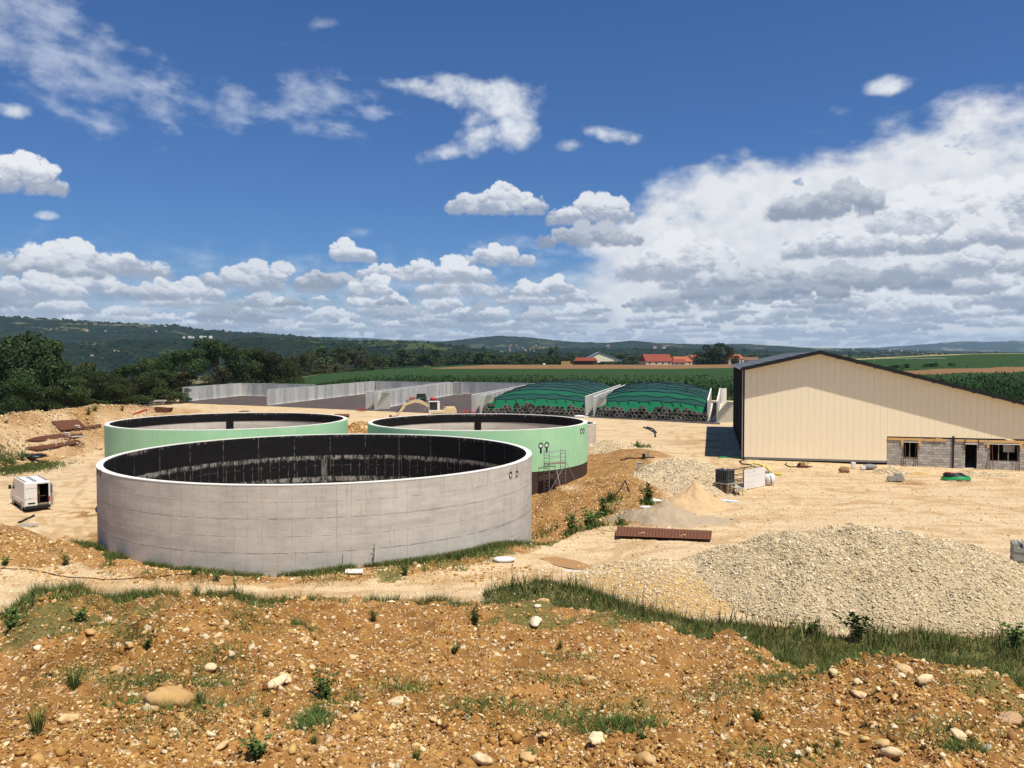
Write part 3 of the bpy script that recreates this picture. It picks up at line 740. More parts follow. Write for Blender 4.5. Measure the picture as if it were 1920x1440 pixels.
def tank(T, name, label, outer, green, z0=-7.0):
    t = thing(name, label, 'tank', (T[0], T[1], 0)); R = T[2]; th = .34
    obj('wall', ring(T, R-th, R, z0, RIM, 220), M_CONCW, t)
    obj('rim', ring(T, R-th-.01, R+.012, RIM-.03, RIM+.012, 220), M_RIM, t)
    if green:
        obj('insulation', ring(T, R+.004, R+.07, .62, RIM-.05, 220), M_GREEN, t)
        obj('plinth', ring(T, R+.004, R+.035, z0, .60, 220), plain('brown_membrane', (.055, .034, .027), .7, var=.3, scale=.7), t)
        obj('lining_strip', ring(T, R-th-.03, R-th-.004, RIM-.95, RIM-.035, 220), M_LINS, t)
    else:
        obj('lining', ring(T, R-th-.03, R-th-.004, z0+.05, RIM-.035, 220), M_LINF, t)
    obj('floor', MB().lathe([(R-th-.04, z0-.2), (R-th-.04, z0+.04), (0.001, z0+.04)], n=64), M_CONC, t)
    return t
hp = tank_hit(T1, 608, 880, True); LINU = (math.atan2(hp.y-T1[1], hp.x-T1[0]) % (2*math.pi))*T1[2]
M_LINF = lining_mat(True); M_LINS = lining_mat(False)
t1 = tank(T1, 'concrete_tank', 'large bare grey concrete tank with black lining, nearest of the round tanks', None, False)
for (u, v) in ((957, 890), (969, 888), (183.2, 884), (188.5, 887)): pipe_opening(t1, T1, u, v, .19)
TG2 = (T2[0], T2[1], T2[2]+.07)
t2 = tank(T2, 'green_tank', 'mint green round tank with a scaffold tower standing against it', None, True)
for (u, v) in ((1089.5, 808), (1094, 807.5), (1014, 835), (1025, 834)): pipe_opening(t2, TG2, u, v, .26)
t3 = tank(T3, 'green_tank', 'mint green round tank at left, behind the bare concrete tank', None, True)
for T, tt, u in ((T2, t2, 896), (T3, t3, 431)):
    h = tank_hit((T[0], T[1], T[2]-.37), u, 796, True); a = math.atan2(h.y-T[1], h.x-T[0])
    obj('lining_patch', ring(T, T[2]-.40, T[2]-.345, -.6, RIM-.96, 6, a0=a-.036, a1=a+.036), M_LINS, tt)
for u in (1014, 1025):
    h = tank_hit(TG2, u, 842); a = math.atan2(h.y-T2[1], h.x-T2[0])
    s = MB().add([(math.cos(a+q)*(T2[2]+.078), math.sin(a+q)*(T2[2]+.078), z) for q, z in ((-.006, 2.9), (.006, 2.9), (.011, 2.35), (.004, 2.2), (-.004, 2.2), (-.011, 2.35))], [(0, 1, 2, 3, 4, 5)])
    sl_ = obj('tar_run', s, M_DARK, t2)
T4c = thing('concrete_tank', 'small plain concrete tank half hidden behind the right green tank', 'tank', (T4[0], T4[1], 0))
M_C4 = M_CONC
obj('wall', ring(T4, T4[2]-.25, T4[2], -5, 2.55, 48), M_CONCW, T4c)
obj('rim', ring(T4, T4[2]-.26, T4[2]+.012, 2.53, 2.57, 48), M_RIM, T4c)
obj('lining_strip', ring(T4, T4[2]-.29, T4[2]-.255, 1.2, 2.5, 48), M_DARK, T4c)
# ------------------------------------------------------------------ bunker silo
slab_pts = [P(330, 755.5), P(512, 762), P(690, 770), P(895, 778.5), P(1105, 783), P(1350, 796), P(1352, 754), P(1170, 744), P(1015, 739.5), P(860, 737), P(704, 734.5), P(575, 743), P(453, 740)]
apron = MB().prism([(p.x, p.y) for p in slab_pts], -.4, .06); slab = obj('asphalt_slab', apron, M_ASPH); slab['kind'] = 'structure'
PW = 1.95
pm_mesh = MB().box((0, 0, 1.78), (PW-.03, .22, 3.56)).box((0, 0, .06), (PW-.02, .9, .12)).mesh('panel'); pm_mesh.materials.append(M_PANEL)
cp_mesh = MB().box((0, 0, 3.60), (PW-.004, .26, .07)).mesh('coping'); cp_mesh.materials.append(M_RIM)
def bunker_wall(p, q, label, stairs=False):
    p, q = Vector(p), Vector(q); d = q-p; L = d.length; n = max(1, round(L/PW)); rz = math.atan2(d.y, d.x)
    t = thing('silo_wall', label, 'wall', p, rz, 'precast concrete walls of the bunker silo')
    for i in range(n):
        o = bpy.data.objects.new('panel', pm_mesh); COL.objects.link(o); o.parent = t; o.location = ((i+.5)*L/n, random.uniform(-.012, .012), random.uniform(-.012, .0)); o.scale = (L/n/PW, 1, 1)
        if i % 1 == 0:
            c = bpy.data.objects.new('coping', cp_mesh); COL.objects.link(c); c.parent = o
    return t
bunker_wall(P(343, 753.5), P(453, 742), 'leftmost low concrete panel wall of the bunker silo beside the trees')
bunker_wall(P(454.5, 742), P(590, 746), 'rear concrete panel wall of the leftmost empty silo bay')
bunker_wall(P(501, 760.5), P(703, 736.3), 'single concrete panel wall between the two left silo bays')
bunker_wall(P(705, 736.5), P(866, 741), 'rear concrete panel wall of the second empty silo bay')
bunker_wall(P(686.5, 767), P(842, 738.5), 'left face of the double silo wall with steps, behind the excavator')
bunker_wall(P(702, 768.4), P(857.5, 738.6), 'right face of the double silo wall where the excavator parks')
bunker_wall(P(859.5, 738.6), P(1000, 742.5), 'rear concrete panel wall of the bay left of the green heaps')
bunker_wall(P(885, 775), P(1004, 742.5), 'left face of the double silo wall beside the left green heap')
bunker_wall(P(900, 776), P(1014, 743.2), 'right face of the double silo wall touching the left green heap')
bunker_wall(P(1098, 779.5), P(1163, 746), 'left face of the double silo wall between the green heaps')
bunker_wall(P(1113, 780.5), P(1172, 746.5), 'right face of the double silo wall between the green heaps')
bunker_wall(P(1327, 791), P(1333, 756.5), 'left face of the double silo wall at the far right of the silo')
bunker_wall(P(1344.5, 793), P(1350, 756), 'rightmost long concrete wall of the bunker silo near the hangar')
bunker_wall(P(1351.5, 757), P(1361.5, 756.5), 'short stub of concrete wall at the rear right corner of the silo')
def steps(pl, pr, label, n=14):
    pl, pr = Vector(pl), Vector(pr); c = (pl+pr)/2; w = (pr-pl).length-.45; rz = math.atan2(pr.y-pl.y, pr.x-pl.x)
    t = thing('stair', label, 'stairs', c, rz, 'concrete steps between the silo walls')
    for i in range(n):
        h = 3.35*(i+1)/n; b = MB().box((0, .35+i*.27, h-.09), (w, .30, .16)).box((0, .35+i*.27, (h-.17)/2), (w*.96, .262, h-.17))
        obj('step', b, M_CONC, t)
    return t
steps(P(686.5, 767), P(702, 768.4), 'pale concrete steps behind the excavator bucket, leftmost of the silo steps')
steps(P(885, 775), P(900, 776), 'pale concrete steps left of the left green heap')
steps(P(1098, 779.5), P(1113, 780.5), 'pale concrete steps between the two green silage heaps')
steps(P(1327, 791), P(1344.5, 793), 'pale concrete steps right of the right green heap')
def silage(fl, fr, bl, br, label, tylabel, seed):
    fl, fr, bl, br = map(Vector, (fl, fr, bl, br)); L = ((bl-fl).length+(br-fr).length)/2; Wd = (fr-fl).length
    rs = np.random.default_rng(seed)
    def pt(s, m):
        t = m/L; a = fl.lerp(bl, t); b = fr.lerp(br, t); q = a.lerp(b, s)
        e_ = 1-(2*s-1)**2
        z1 = np.interp(m, [0, .9, 1.6, 5, 12, 28, L*.72, L-6, L], [0.02, 1.15, 1.6, 2.45, 3.35, 4.1, 4.3, 3.2, .5])
        z = z1*(.80+.20*e_**.6) + e_*np.interp(m, [0, 5, 20, L-6, L], [0, .25, 1.15, .9, 0])
        z += .08*math.sin(m*1.3+s*9)*np.interp(m, [0, 4], [0, 1]) + .05*math.sin(s*31+m*.7)
        return Vector((q.x, q.y, z+.04))
    t = thing('silage_heap', label, 'silage heap', (0, 0, 0))
    ms = list(np.concatenate([[0, .3, .6, .9, 1.2, 1.6, 2.2, 3, 4, 5], np.linspace(6, L, 44)])); ns = 44
    b = MB(); b.v = [tuple(pt(j/ns, m_)) for m_ in ms for j in range(ns+1)]
    b.f = [(i*(ns+1)+j, i*(ns+1)+j+1, (i+1)*(ns+1)+j+1, (i+1)*(ns+1)+j) for i in range(len(ms)-1) for j in range(ns)]
    me = b.mesh('tarpaulin'); uvl = me.uv_layers.new(name='UVMap')
    for lp in me.loops:
        i, j = divmod(lp.vertex_index, ns+1); uvl.data[lp.index].uv = (j/ns*Wd, ms[i])
    tp = obj('tarpaulin', me, M_TARP, t, True)
    for m_ in [5.6, 9.4, 14, 19, 24, 30, 36, 42, 48, 54]:
        if m_ > L-4: continue
        pts = [pt(k/30, m_+.35*math.sin(k*.9+m_)+rs.uniform(-.12, .12))+Vector((0, 0, .08)) for k in range(31)]
        obj('sandbag_line', MB().tube(pts, .075, 5), M_DARK, t)
    for s in (.2, .4, .6, .8):
        pts = [pt(s+.01*math.sin(k), 17+k*(L-22)/24)+Vector((0, 0, .07)) for k in range(25)]
        obj('sandbag_line', MB().tube(pts, .06, 5), M_DARK, t)
    for k in range(9):
        s = .08+.1*k+rs.uniform(-.02, .02); obj('sandbag', MB().tube([pt(s, 4.9)+Vector((0, 0, .1)), pt(s+.012, 4.2)+Vector((0, 0, .1)), pt(s+.02, 3.6)+Vector((0, 0, .08))], .09, 5), M_DARK, t)
    n = int(Wd/.90); ax = (fr-fl).normalized()
    for row, (m_, lean) in enumerate(((.0, 62), (.42, 60), (.85, 50), (1.5, 30))):
        for i in range(n):
            if row == 3 and rs.uniform() > .22: continue
            if row == 2 and rs.uniform() > .88: continue
            s = (i+.5+(row % 2)*.45)/n+rs.uniform(-.008, .008); s = min(max(s, .012), .985)
            q = pt(s, m_)
            o = bpy.data.objects.new('tyre', TYRE); COL.objects.link(o)
            k = rs.uniform(.88, 1.12); o.scale = (k, k, k)
            o.location = q+Vector((0, -.16-.04*row, .32+.10*(row == 0)*0)); yaw = math.atan2(ax.y, ax.x)+rs.uniform(-.25, .25)
            o.rotation_euler = (R_(lean+rs.uniform(-22, 15)), rs.uniform(-.25, .25), yaw)
            tag(o, tylabel, 'tyre', 'tyres holding down the '+('left' if seed == 1 else 'right')+' tarpaulin')
    return t
TYRE = MB().lathe([(.25, -.10), (.27, -.125), (.42, -.125), (.47, -.07), (.47, .07), (.42, .125), (.27, .125), (.25, .10), (.25, -.10)], n=18).mesh('tyre')
TYRE.polygons.foreach_set('use_smooth', [True]*len(TYRE.polygons))
mt = Mat('tyre_rubber', .8, .2); r = mt.orand(); mt.color(mix(smooth(noise(mt.obj, 6, 4, .6)+r*.3, .45, .8), (.016, .016, .016), (.10, .09, .075))); TYRE.materials.append(mt.m)
mt = Mat('green_tarpaulin', .55, .3); u, v, _ = mt.sep(mt.uv)
n = noise(vec(u, v, 0), .7, 5, .65); n2 = noise(vec(u*4, v*.6, 0), 1, 4, .6)
c = mix(n, (.002, .085, .030), (.005, .14, .052)); net = mix(n2, (.008, .046, .032), (.014, .070, .050))
wv = v+(n-.5)*.5
k = smooth(wv, 5.5, 5.6)*smooth(wv, 9.5, 9.3); k = M('MAXIMUM', k, smooth(wv, 14, 14.2)); k2 = smooth(wv, 9.4, 9.5)*smooth(wv, 14.2, 14)
mt.color(mix(M('MAXIMUM', k, k2*.35), c, net)).bump(n2+n, .5, .06); M_TARP = mt.m
silage(P(904, 777.5), P(1095, 780.8), P(1016, 743), P(1160, 746), 'green tarpaulin covered silage heap on the left, its front held by tyres', 'old tyre on the front edge of the left green silage heap', 1)
silage(P(1117, 781.5), P(1325, 791.5), P(1175, 746.5), P(1331, 756), 'green tarpaulin covered silage heap on the right, next to the hangar', 'old tyre on the front edge of the right green silage heap', 2)
# ------------------------------------------------------------------ hangar
HR = -R_(14.0)
hg = thing('hangar', 'large hangar with cream cladding, dark sheets for the shade in its open side bays and grey roof', 'hangar', (24.6, 84.5, 0), HR)
RP = [(-.45, 9.72), (7.33, 11.50), (36.0, 3.85)]
def roofz(s): return float(np.interp(s, [p[0] for p in RP], [p[1] for p in RP]))
LEN = 38.6
s0, pw = 0.0, 13.95/22; n = 54; SB = 13.95
for i in range(n):
    a, b = i*pw, (i+1)*pw
    zb = .28 if b < SB+.1 else 2.78
    A0, B0 = a+.005, b-.005
    za, zbb = roofz(A0)-.30, roofz(B0)-.30
    rib = (B0-A0)
    poly = [(A0, zb), (B0, zb), (B0, zbb)]
    if A0 < 7.33 < B0: poly.append((7.33, 11.2))
    poly.append((A0, za))
    o = obj('cladding_panel', MB().profile(poly, 0, .07), M_CREAM, hg)
obj('front_frame', MB().profile([(0.02, .3), (SB-.05, .3), (SB-.05, 2.85), (34.0, 2.85), (34.0, 4.0), (7.33, 11.1), (0.02, 9.4)], .075, .16), M_SEAM, hg)
obj('base_strip', MB().box((SB/2, .02, .17), (SB-.05, .10, .20)), plain('grey_flashing', (.18, .18, .18), .5), hg)
RT = .16
for (a, b), nm in (((0, 1), 'left'), ((1, 2), 'right')):
    (xa, za), (xb, zb) = RP[a], RP[b]
    rf = obj('roof', MB().profile([(xa, za-RT), (xb, zb-RT), (xb, zb), (xa, za)], -.78, LEN+.5), M_ROOF, hg)
    rb = MB(); d = math.hypot(xb-xa, zb-za)
    for k in range(int(d/1.0)):
        f = (k+.5)/int(d/1.0); x = xa+(xb-xa)*f; z = za+(zb-za)*f
        rb.box((x, LEN/2, z+.02), (.06, LEN+1.2, .05))
    st_ = obj('rib_line', rb, M_ROOF, rf)
    fa = MB().profile([(xa, za-.36), (xb, zb-.36), (xb, zb+.03), (xa, za+.03)], -.84, -.785); obj('fascia', fa, plain('black_fascia', (.012, .012, .013), .6), hg)
    m_ = int(d/1.8)
    for k in range(1, m_):
        f = k/m_; x = xa+(xb-xa)*f; z = za+(zb-za)*f
        obj('purlin', MB().box((x, -.39, z-.29), (.09, .76, .22)), M_ANTH, hg)
for i in range(9):
    y = .3+i*(LEN-.5)/8
    obj('post', MB().box((-.06, y, 4.75), (.22, .26, 9.4)), M_ANTH, hg)
    if i < 8: 
        y0 = y+.14; y1 = .3+(i+1)*(LEN-.5)/8-.14
        obj('bay_shade', MB().box((.16, (y0+y1)/2, 4.78), (.06, y1-y0, 9.3)), M_ANTH, hg)  # dark sheets stand in for the shade inside the open bays
obj('gutter', MB().bar((-.52, -.8, 9.62), (-.52, LEN+.5, 9.62), .15, .13), M_STEEL, hg)
obj('downpipe', MB().tube([(-.22, -.06, 9.5), (-.22, -.06, .2)], .05, 8), M_STEEL, hg)
obj('rear_wall', MB().profile([(0, 0), (35.5, 0), (35.5, 3.7), (7.33, 11.1), (0, 9.5)], LEN-.1, LEN), M_ANTH, hg)
obj('right_wall', MB().box((35.4, LEN/2, 1.8), (.1, LEN-.4, 3.7)), M_CREAM, hg)
# block wall under the cladding
bw = thing('block_wall', 'unfinished grey concrete block wall with window and door openings under the cladding', 'wall', (24.6, 84.5, 0), HR)
OPEN = [(15.54, 16.80, .72, 2.22), (21.15, 22.2, -.5, 2.18), (23.35, 25.9, .62, 2.22), (28.5, 30.0, .7, 2.2)]
bl, bhh = .545, .262; BLK = {}
def block(x0, x1, z0, z1, parent, y=0.10, dd=.19):
    key = round(x1-x0, 3)
    if key not in BLK:
        me = MB().box((0, 0, 0), (x1-x0-.022, dd, bhh-.022)).mesh('block'); me.materials.append(M_BLOCK); BLK[key] = me
    o = bpy.data.objects.new('block', BLK[key]); COL.objects.link(o); o.parent = parent
    o.location = ((x0+x1)/2, y+random.uniform(-.006, .006), (z0+z1)/2); return o
rest = MB()
for r in range(12):
    z0 = -.5+r*bhh; z1 = z0+bhh; x = SB+.02-(r % 2)*bl/2
    while x < 34.6:
        x0, x1 = max(x, SB+.02), min(x+bl, 34.6); zc_ = (z0+z1)/2; segs = [(x0, x1)]
        for (a, b, c0, c1) in OPEN:
            if c0-.05 < zc_ < c1+.05:
                ns_ = []
                for (p0, p1) in segs:
                    if p1 <= a or p0 >= b: ns_.append((p0, p1))
                    else:
                        if p0 < a: ns_.append((p0, a))
                        if p1 > b: ns_.append((b, p1))
                segs = ns_
        for (p0, p1) in segs:
            if p1-p0 < .06: continue
            if p1 < 26.8: block(round(p0, 2), round(p1, 2), z0, z1, bw)
            else: rest.box(((p0+p1)/2, .10, zc_), (p1-p0-.012, .19, bhh-.012))
        x += bl
rs_ = obj('block_courses', rest, M_BLOCK, bw); rs_['kind'] = 'stuff'
mort = MB()
xs = [SB+.03]+[q for o_ in OPEN for q in o_[:2]]+[34.58]
for i in range(0, len(xs), 2): mort.box(((xs[i]+xs[i+1])/2, .115, 1.05), (xs[i+1]-xs[i]-.01, .13, 3.1))
for (a, b, c0, c1) in OPEN:
    if c0 > 0: mort.box(((a+b)/2, .115, (c0-.5)/2), (b-a, .128, c0+.48))
    mort.box(((a+b)/2, .115, (c1+2.6)/2), (b-a, .128, 2.6-c1))
obj('mortar', mort, plain('mortar', (.15, .14, .12), .95), bw)
for (a, b, z, h) in ((14.0, 17.3, 2.54, .24), (17.4, 19.4, 2.50, .24), (20.2, 22.9, 2.50, .20), (23.2, 26.8, 2.50, .25), (27, 34, 2.5, .22)):
    obj('shuttering_board', MB().box(((a+b)/2, -.05, z), (b-a, .05, h)), M_WOOD, bw, bevel=.004)
obj('shuttering_board', MB().box((18.7, -.09, 2.55), (.62, .04, .30)), M_WOOD, bw)
for x in (15.35, 16.98, 23.15, 26.05):
    obj('timber_bracket', MB().add([(x-.16, -.10, 2.4), (x+.16, -.10, 2.4), (x+.10, -.10, 1.85), (x-.05, -.10, 1.85), (x-.16, -.04, 2.4), (x+.16, -.04, 2.4), (x+.10, -.04, 1.85), (x-.05, -.04, 1.85)], [(0, 3, 2, 1), (4, 5, 6, 7), (0, 1, 5, 4), (1, 2, 6, 5), (2, 3, 7, 6), (3, 0, 4, 7)]), M_WOOD, bw)
for (a, b, c0, c1) in OPEN[:3]:
    obj('lintel_shutter', MB().box(((a+b)/2, .0, c1+.04), (b-a+.1, .30, .07)), M_RIM, bw)
for x, y in ((15.62, -.35), (15.5, .0), (16.75, -.3), (16.62, .0), (23.5, -.45), (23.3, -.15), (25.7, -.4), (25.9, -.15)):
    obj('prop', MB().tube([(x, y-.12, -.35), (x+.02, -.03, 2.3)], .032, 8), M_RUST, bw)
obj('steel_column', MB().box((20.05, -.06, 1.25), (.14, .12, 3.4)), M_ANTH, bw)
for x in (14.7, 18.3, 19.4, 21.0, 22.4):
    obj('wire_clamp', MB().tube([(x, -.06, 2.45), (x-.05, -.09, 2.2), (x-.22, -.07, 1.75)], .014, 5), M_RUST, bw)
obj('prop', MB().tube([(21.12, -.1, 2.7), (21.1, -.12, 1.2)], .035, 6), M_RUST, bw)
obj('prop', MB().tube([(22.3, -.1, 2.7), (22.28, -.12, 1.5)], .035, 6), M_RUST, bw)
for x in (16.1, 24.15, 25.0): obj('timber_strut', MB().bar((x, .12, -.2), (x, .12, 2.2), .05), plain('grey_timber', (.36, .32, .26), .8), bw)
obj('pale_board', MB().box((25.4, 1.2, 1.7), (1.0, .06, .7)), M_WHITE, bw)  # white panel added to stand for a bright translucent patch in the opening
# ------------------------------------------------------------------ stone shapes
def ico(sub=0):
    t = (1+5**.5)/2
    v = np.array([(-1, t, 0), (1, t, 0), (-1, -t, 0), (1, -t, 0), (0, -1, t), (0, 1, t), (0, -1, -t), (0, 1, -t), (t, 0, -1), (t, 0, 1), (-t, 0, -1), (-t, 0, 1)], float)/math.hypot(1, t)
    f = [(0, 11, 5), (0, 5, 1), (0, 1, 7), (0, 7, 10), (0, 10, 11), (1, 5, 9), (5, 11, 4), (11, 10, 2), (10, 7, 6), (7, 1, 8), (3, 9, 4), (3, 4, 2), (3, 2, 6), (3, 6, 8), (3, 8, 9), (4, 9, 5), (2, 4, 11), (6, 2, 10), (8, 6, 7), (9, 8, 1)]
    for _ in range(sub):
        v = list(map(tuple, v)); c = {}; g = []
        def mid(a, b):
            k = (min(a, b), max(a, b))
            if k not in c:
                m = (np.array(v[a])+np.array(v[b]))/2; v.append(tuple(m/np.linalg.norm(m))); c[k] = len(v)-1
            return c[k]
        for a, b, d in f:
            x, y, z = mid(a, b), mid(b, d), mid(d, a); g += [(a, x, z), (b, y, x), (d, z, y), (x, y, z)]
        f = g; v = np.array(v)
    return np.array(v), np.array(f, np.int32)
def rotm(n, rng, flat=.6):
    a = rng.uniform(0, 2*np.pi, n); b = rng.normal(0, flat, n); c = rng.normal(0, flat, n)
    ca, sa, cb, sb, cc, sc_ = np.cos(a), np.sin(a), np.cos(b), np.sin(b), np.cos(c), np.sin(c)
    z = np.zeros(n); o = np.ones(n)
    Rz = np.stack([np.stack([ca, -sa, z], -1), np.stack([sa, ca, z], -1), np.stack([z, z, o], -1)], 1)
    Rx = np.stack([np.stack([o, z, z], -1), np.stack([z, cb, -sb], -1), np.stack([z, sb, cb], -1)], 1)
    Ry = np.stack([np.stack([cc, z, sc_], -1), np.stack([z, o, z], -1), np.stack([-sc_, z, cc], -1)], 1)
    return Rz @ Rx @ Ry
def scatter_mesh(name, pos, size, mat, rng, sub=0, flat=.5, rough=.22, smooth_=False, tiltn=.5):
    bv, bf = ico(sub); n = len(pos); V = np.empty((n, len(bv), 3))
    vs = [bv*(1+rng.uniform(-rough, rough, (len(bv), 1))) for _ in range(24)]
    k = rng.integers(0, 24, n); V = np.stack(vs)[k]
    sc_ = np.stack([size*rng.uniform(.85, 1.35, n), size*rng.uniform(.65, 1.0, n), size*rng.uniform(flat*.7, flat*1.2, n)], -1)
    V = V*sc_[:, None, :]; Rm = rotm(n, rng, tiltn); V = np.einsum('nij,nkj->nki', Rm, V)+pos[:, None, :]
    Fc = (bf[None]+np.arange(n)[:, None, None]*len(bv)).reshape(-1, 3)
    return np_mesh(name, V.reshape(-1, 3), Fc, mat, smooth_)
def stone_mat(name, stops, rough=.9, useobj=False, dusty=(.38, .20, .058), dust=.45):
    m = Mat(name, rough, .15); r = m.orand() if useobj else m.rnd
    n = noise(m.pos, 14, 4, .6); n0 = noise(m.pos, .8, 3, .6)
    c = m.ramp(r, stops); c = mix(smooth(n, .45, .75, 0, .35), c, (.34, .24, .14)); c = mix(smooth(n0+(n-.5)*.3, .45, .62, 0, dust), c, dusty)
    m.color(c).bump(n, .4, .01); return m.m
ST_OCHRE = [(0, (.40, .21, .06)), (.30, (.24, .105, .028)), (.54, (.47, .29, .10)), (.74, (.60, .42, .18)), (.90, (.72, .56, .31)), (.97, (.78, .68, .46)), (1, (.36, .31, .24))]
ST_CLOD = [(0, (.31, .155, .040)), (.4, (.17, .074, .018)), (.7, (.38, .205, .056)), (1, (.50, .31, .11))]
ST_GRAV = [(0, (.54, .43, .27)), (.3, (.38, .295, .18)), (.55, (.62, .50, .32)), (.8, (.73, .61, .42)), (.95, (.82, .74, .57)), (1, (.24, .21, .17))]
M_PEB = stone_mat('river_pebbles', ST_OCHRE); M_CLOD = stone_mat('earth_clods', ST_CLOD, dust=.2)
M_GRAV = stone_mat('crushed_gravel', ST_GRAV, dusty=(.55, .43, .28), dust=.35)
M_COB = stone_mat('river_cobble', [(0, (.52, .33, .14)), (.3, (.58, .41, .20)), (.6, (.64, .50, .30)), (.85, (.72, .62, .44)), (.95, (.40, .36, .31)), (1, (.50, .28, .12))], useobj=True, dust=.5)
rng = np.random.default_rng(3)
# ------------------------------------------------------------------ pebbles and clods of the near mound
def near_points(n, pw=1.0):
    """points spread over the visible side of the mound, denser close by"""
    az = rng.uniform(-42, 42, n*2); t = rng.uniform(0, 1, n*2)
    x_ = np.tan(np.radians(az)); u = 960+1500*x_; yc = itp(u, CR_Y)
    # uniform in depression angle
    r0, r1 = 1/7.2, 1/(yc+1.2); y = 1/(r0+(r1-r0)*t**pw); x = x_*y
    z, d, near, u2, yc2 = H0(x, y); ok = near & (y < yc2+1.3)
    dens = fbm(x*.55, y*.55, 3, 301); keep = ok & (rng.uniform(-.55, .36, n*2) < dens*1.25+.10+.22*np.exp(-(((x+6)/3)**2+((y-13.5)/4)**2))+.2*np.exp(-(((x-6.5)/3)**2+((y-13)/4)**2)))
    x, y = x[keep][:n], y[keep][:n]
    return np.stack([x, y, H(x, y)], -1)
mound = ground
def add_stuff(name, me, parent=None, label=None):
    o = bpy.data.objects.new(name, me); COL.objects.link(o); o['kind'] = 'stuff'
    if parent: o.parent = parent
    return o
p_ = near_points(62000, .95); s_ = np.exp(rng.normal(math.log(.0165), .50, len(p_))).clip(.007, .075)*np.clip(p_[:, 1]/13, .8, 1.35)
add_stuff('pebbles', scatter_mesh('pebbles', p_+np.array([0, 0, .005]), s_, M_PEB, rng, flat=.6, rough=.28))
p_ = near_points(30000, .9); s_ = np.exp(rng.normal(math.log(.023), .55, len(p_))).clip(.008, .10)
add_stuff('earth_clods', scatter_mesh('earth_clods', p_-np.array([0, 0, .01])-s_[:, None]*np.array([0, 0, .2]), s_, M_CLOD, rng, flat=.8, rough=.35))
# the 300 that show largest: separate cobbles, children of the ground
COBS = []
for k in range(10):
    bv, bf = ico(2); rr = np.random.default_rng(50+k); w = np.array([1.25, .88, .5])*rr.uniform(.8, 1.2, 3)
    me = np_mesh('stone', bv*w*(1+.35*fbm(bv[:, :1]*1.7+k*3.1+bv[:, 2:3], bv[:, 1:2]*1.7-k, 3, 900+k)), bf, M_COB, True); COBS.append(me)
big = [(320, 1315, .30, 3), (293, 1322, .17, 0), (748, 1318, .125, 1), (535, 1272, .10, 1), (1614, 1305, .115, 1), (1692, 1268, .075, 2), (1655, 1395, .10, 3), (1583, 1377, .075, 4), (1800, 1380, .1, 5), (1890, 1350, .16, 0), (1672, 1412, .09, 6),
       (130, 1350, .11, 7), (60, 1365, .08, 8), (433, 1228, .085, 2), (395, 1252, .11, 3), (520, 1280, .11, 1), (1008, 1138, .12, 3), (170, 1186, .12, 4), (1120, 1385, .10, 5), (1210, 1425, .12, 6), (905, 1425, .09, 7), (990, 1420, .1, 0), (415, 1400, .07, 1),
       (1830, 1268, .16, 2), (1565, 1262, .10, 3), (1530, 1245, .08, 4), (1700, 1258, .13, 5), (1735, 1275, .12, 6)]
for (u, v, s, k) in big:
    g = G(u, v, 6, 60); o = bpy.data.objects.new('stone', COBS[k % 10]); COL.objects.link(o); o.parent = ground
    o.location = g+Vector((0, 0, s*.12)); o.scale = (s, s, s); o.rotation_euler = (random.uniform(-.3, .3), random.uniform(-.3, .3), random.uniform(0, 6))
p_ = near_points(262, .9)
for q in p_:
    s = float(np.exp(rng.normal(math.log(.050), .28)))*min(max(q[1]/14, .8), 1.5)
    o = bpy.data.objects.new('stone', COBS[rng.integers(0, 10)]); COL.objects.link(o); o.parent = ground
    o.location = (q[0], q[1], q[2]+s*.12); o.scale = (s, s, s); o.rotation_euler = (rng.uniform(-.4, .4), rng.uniform(-.4, .4), rng.uniform(0, 6))
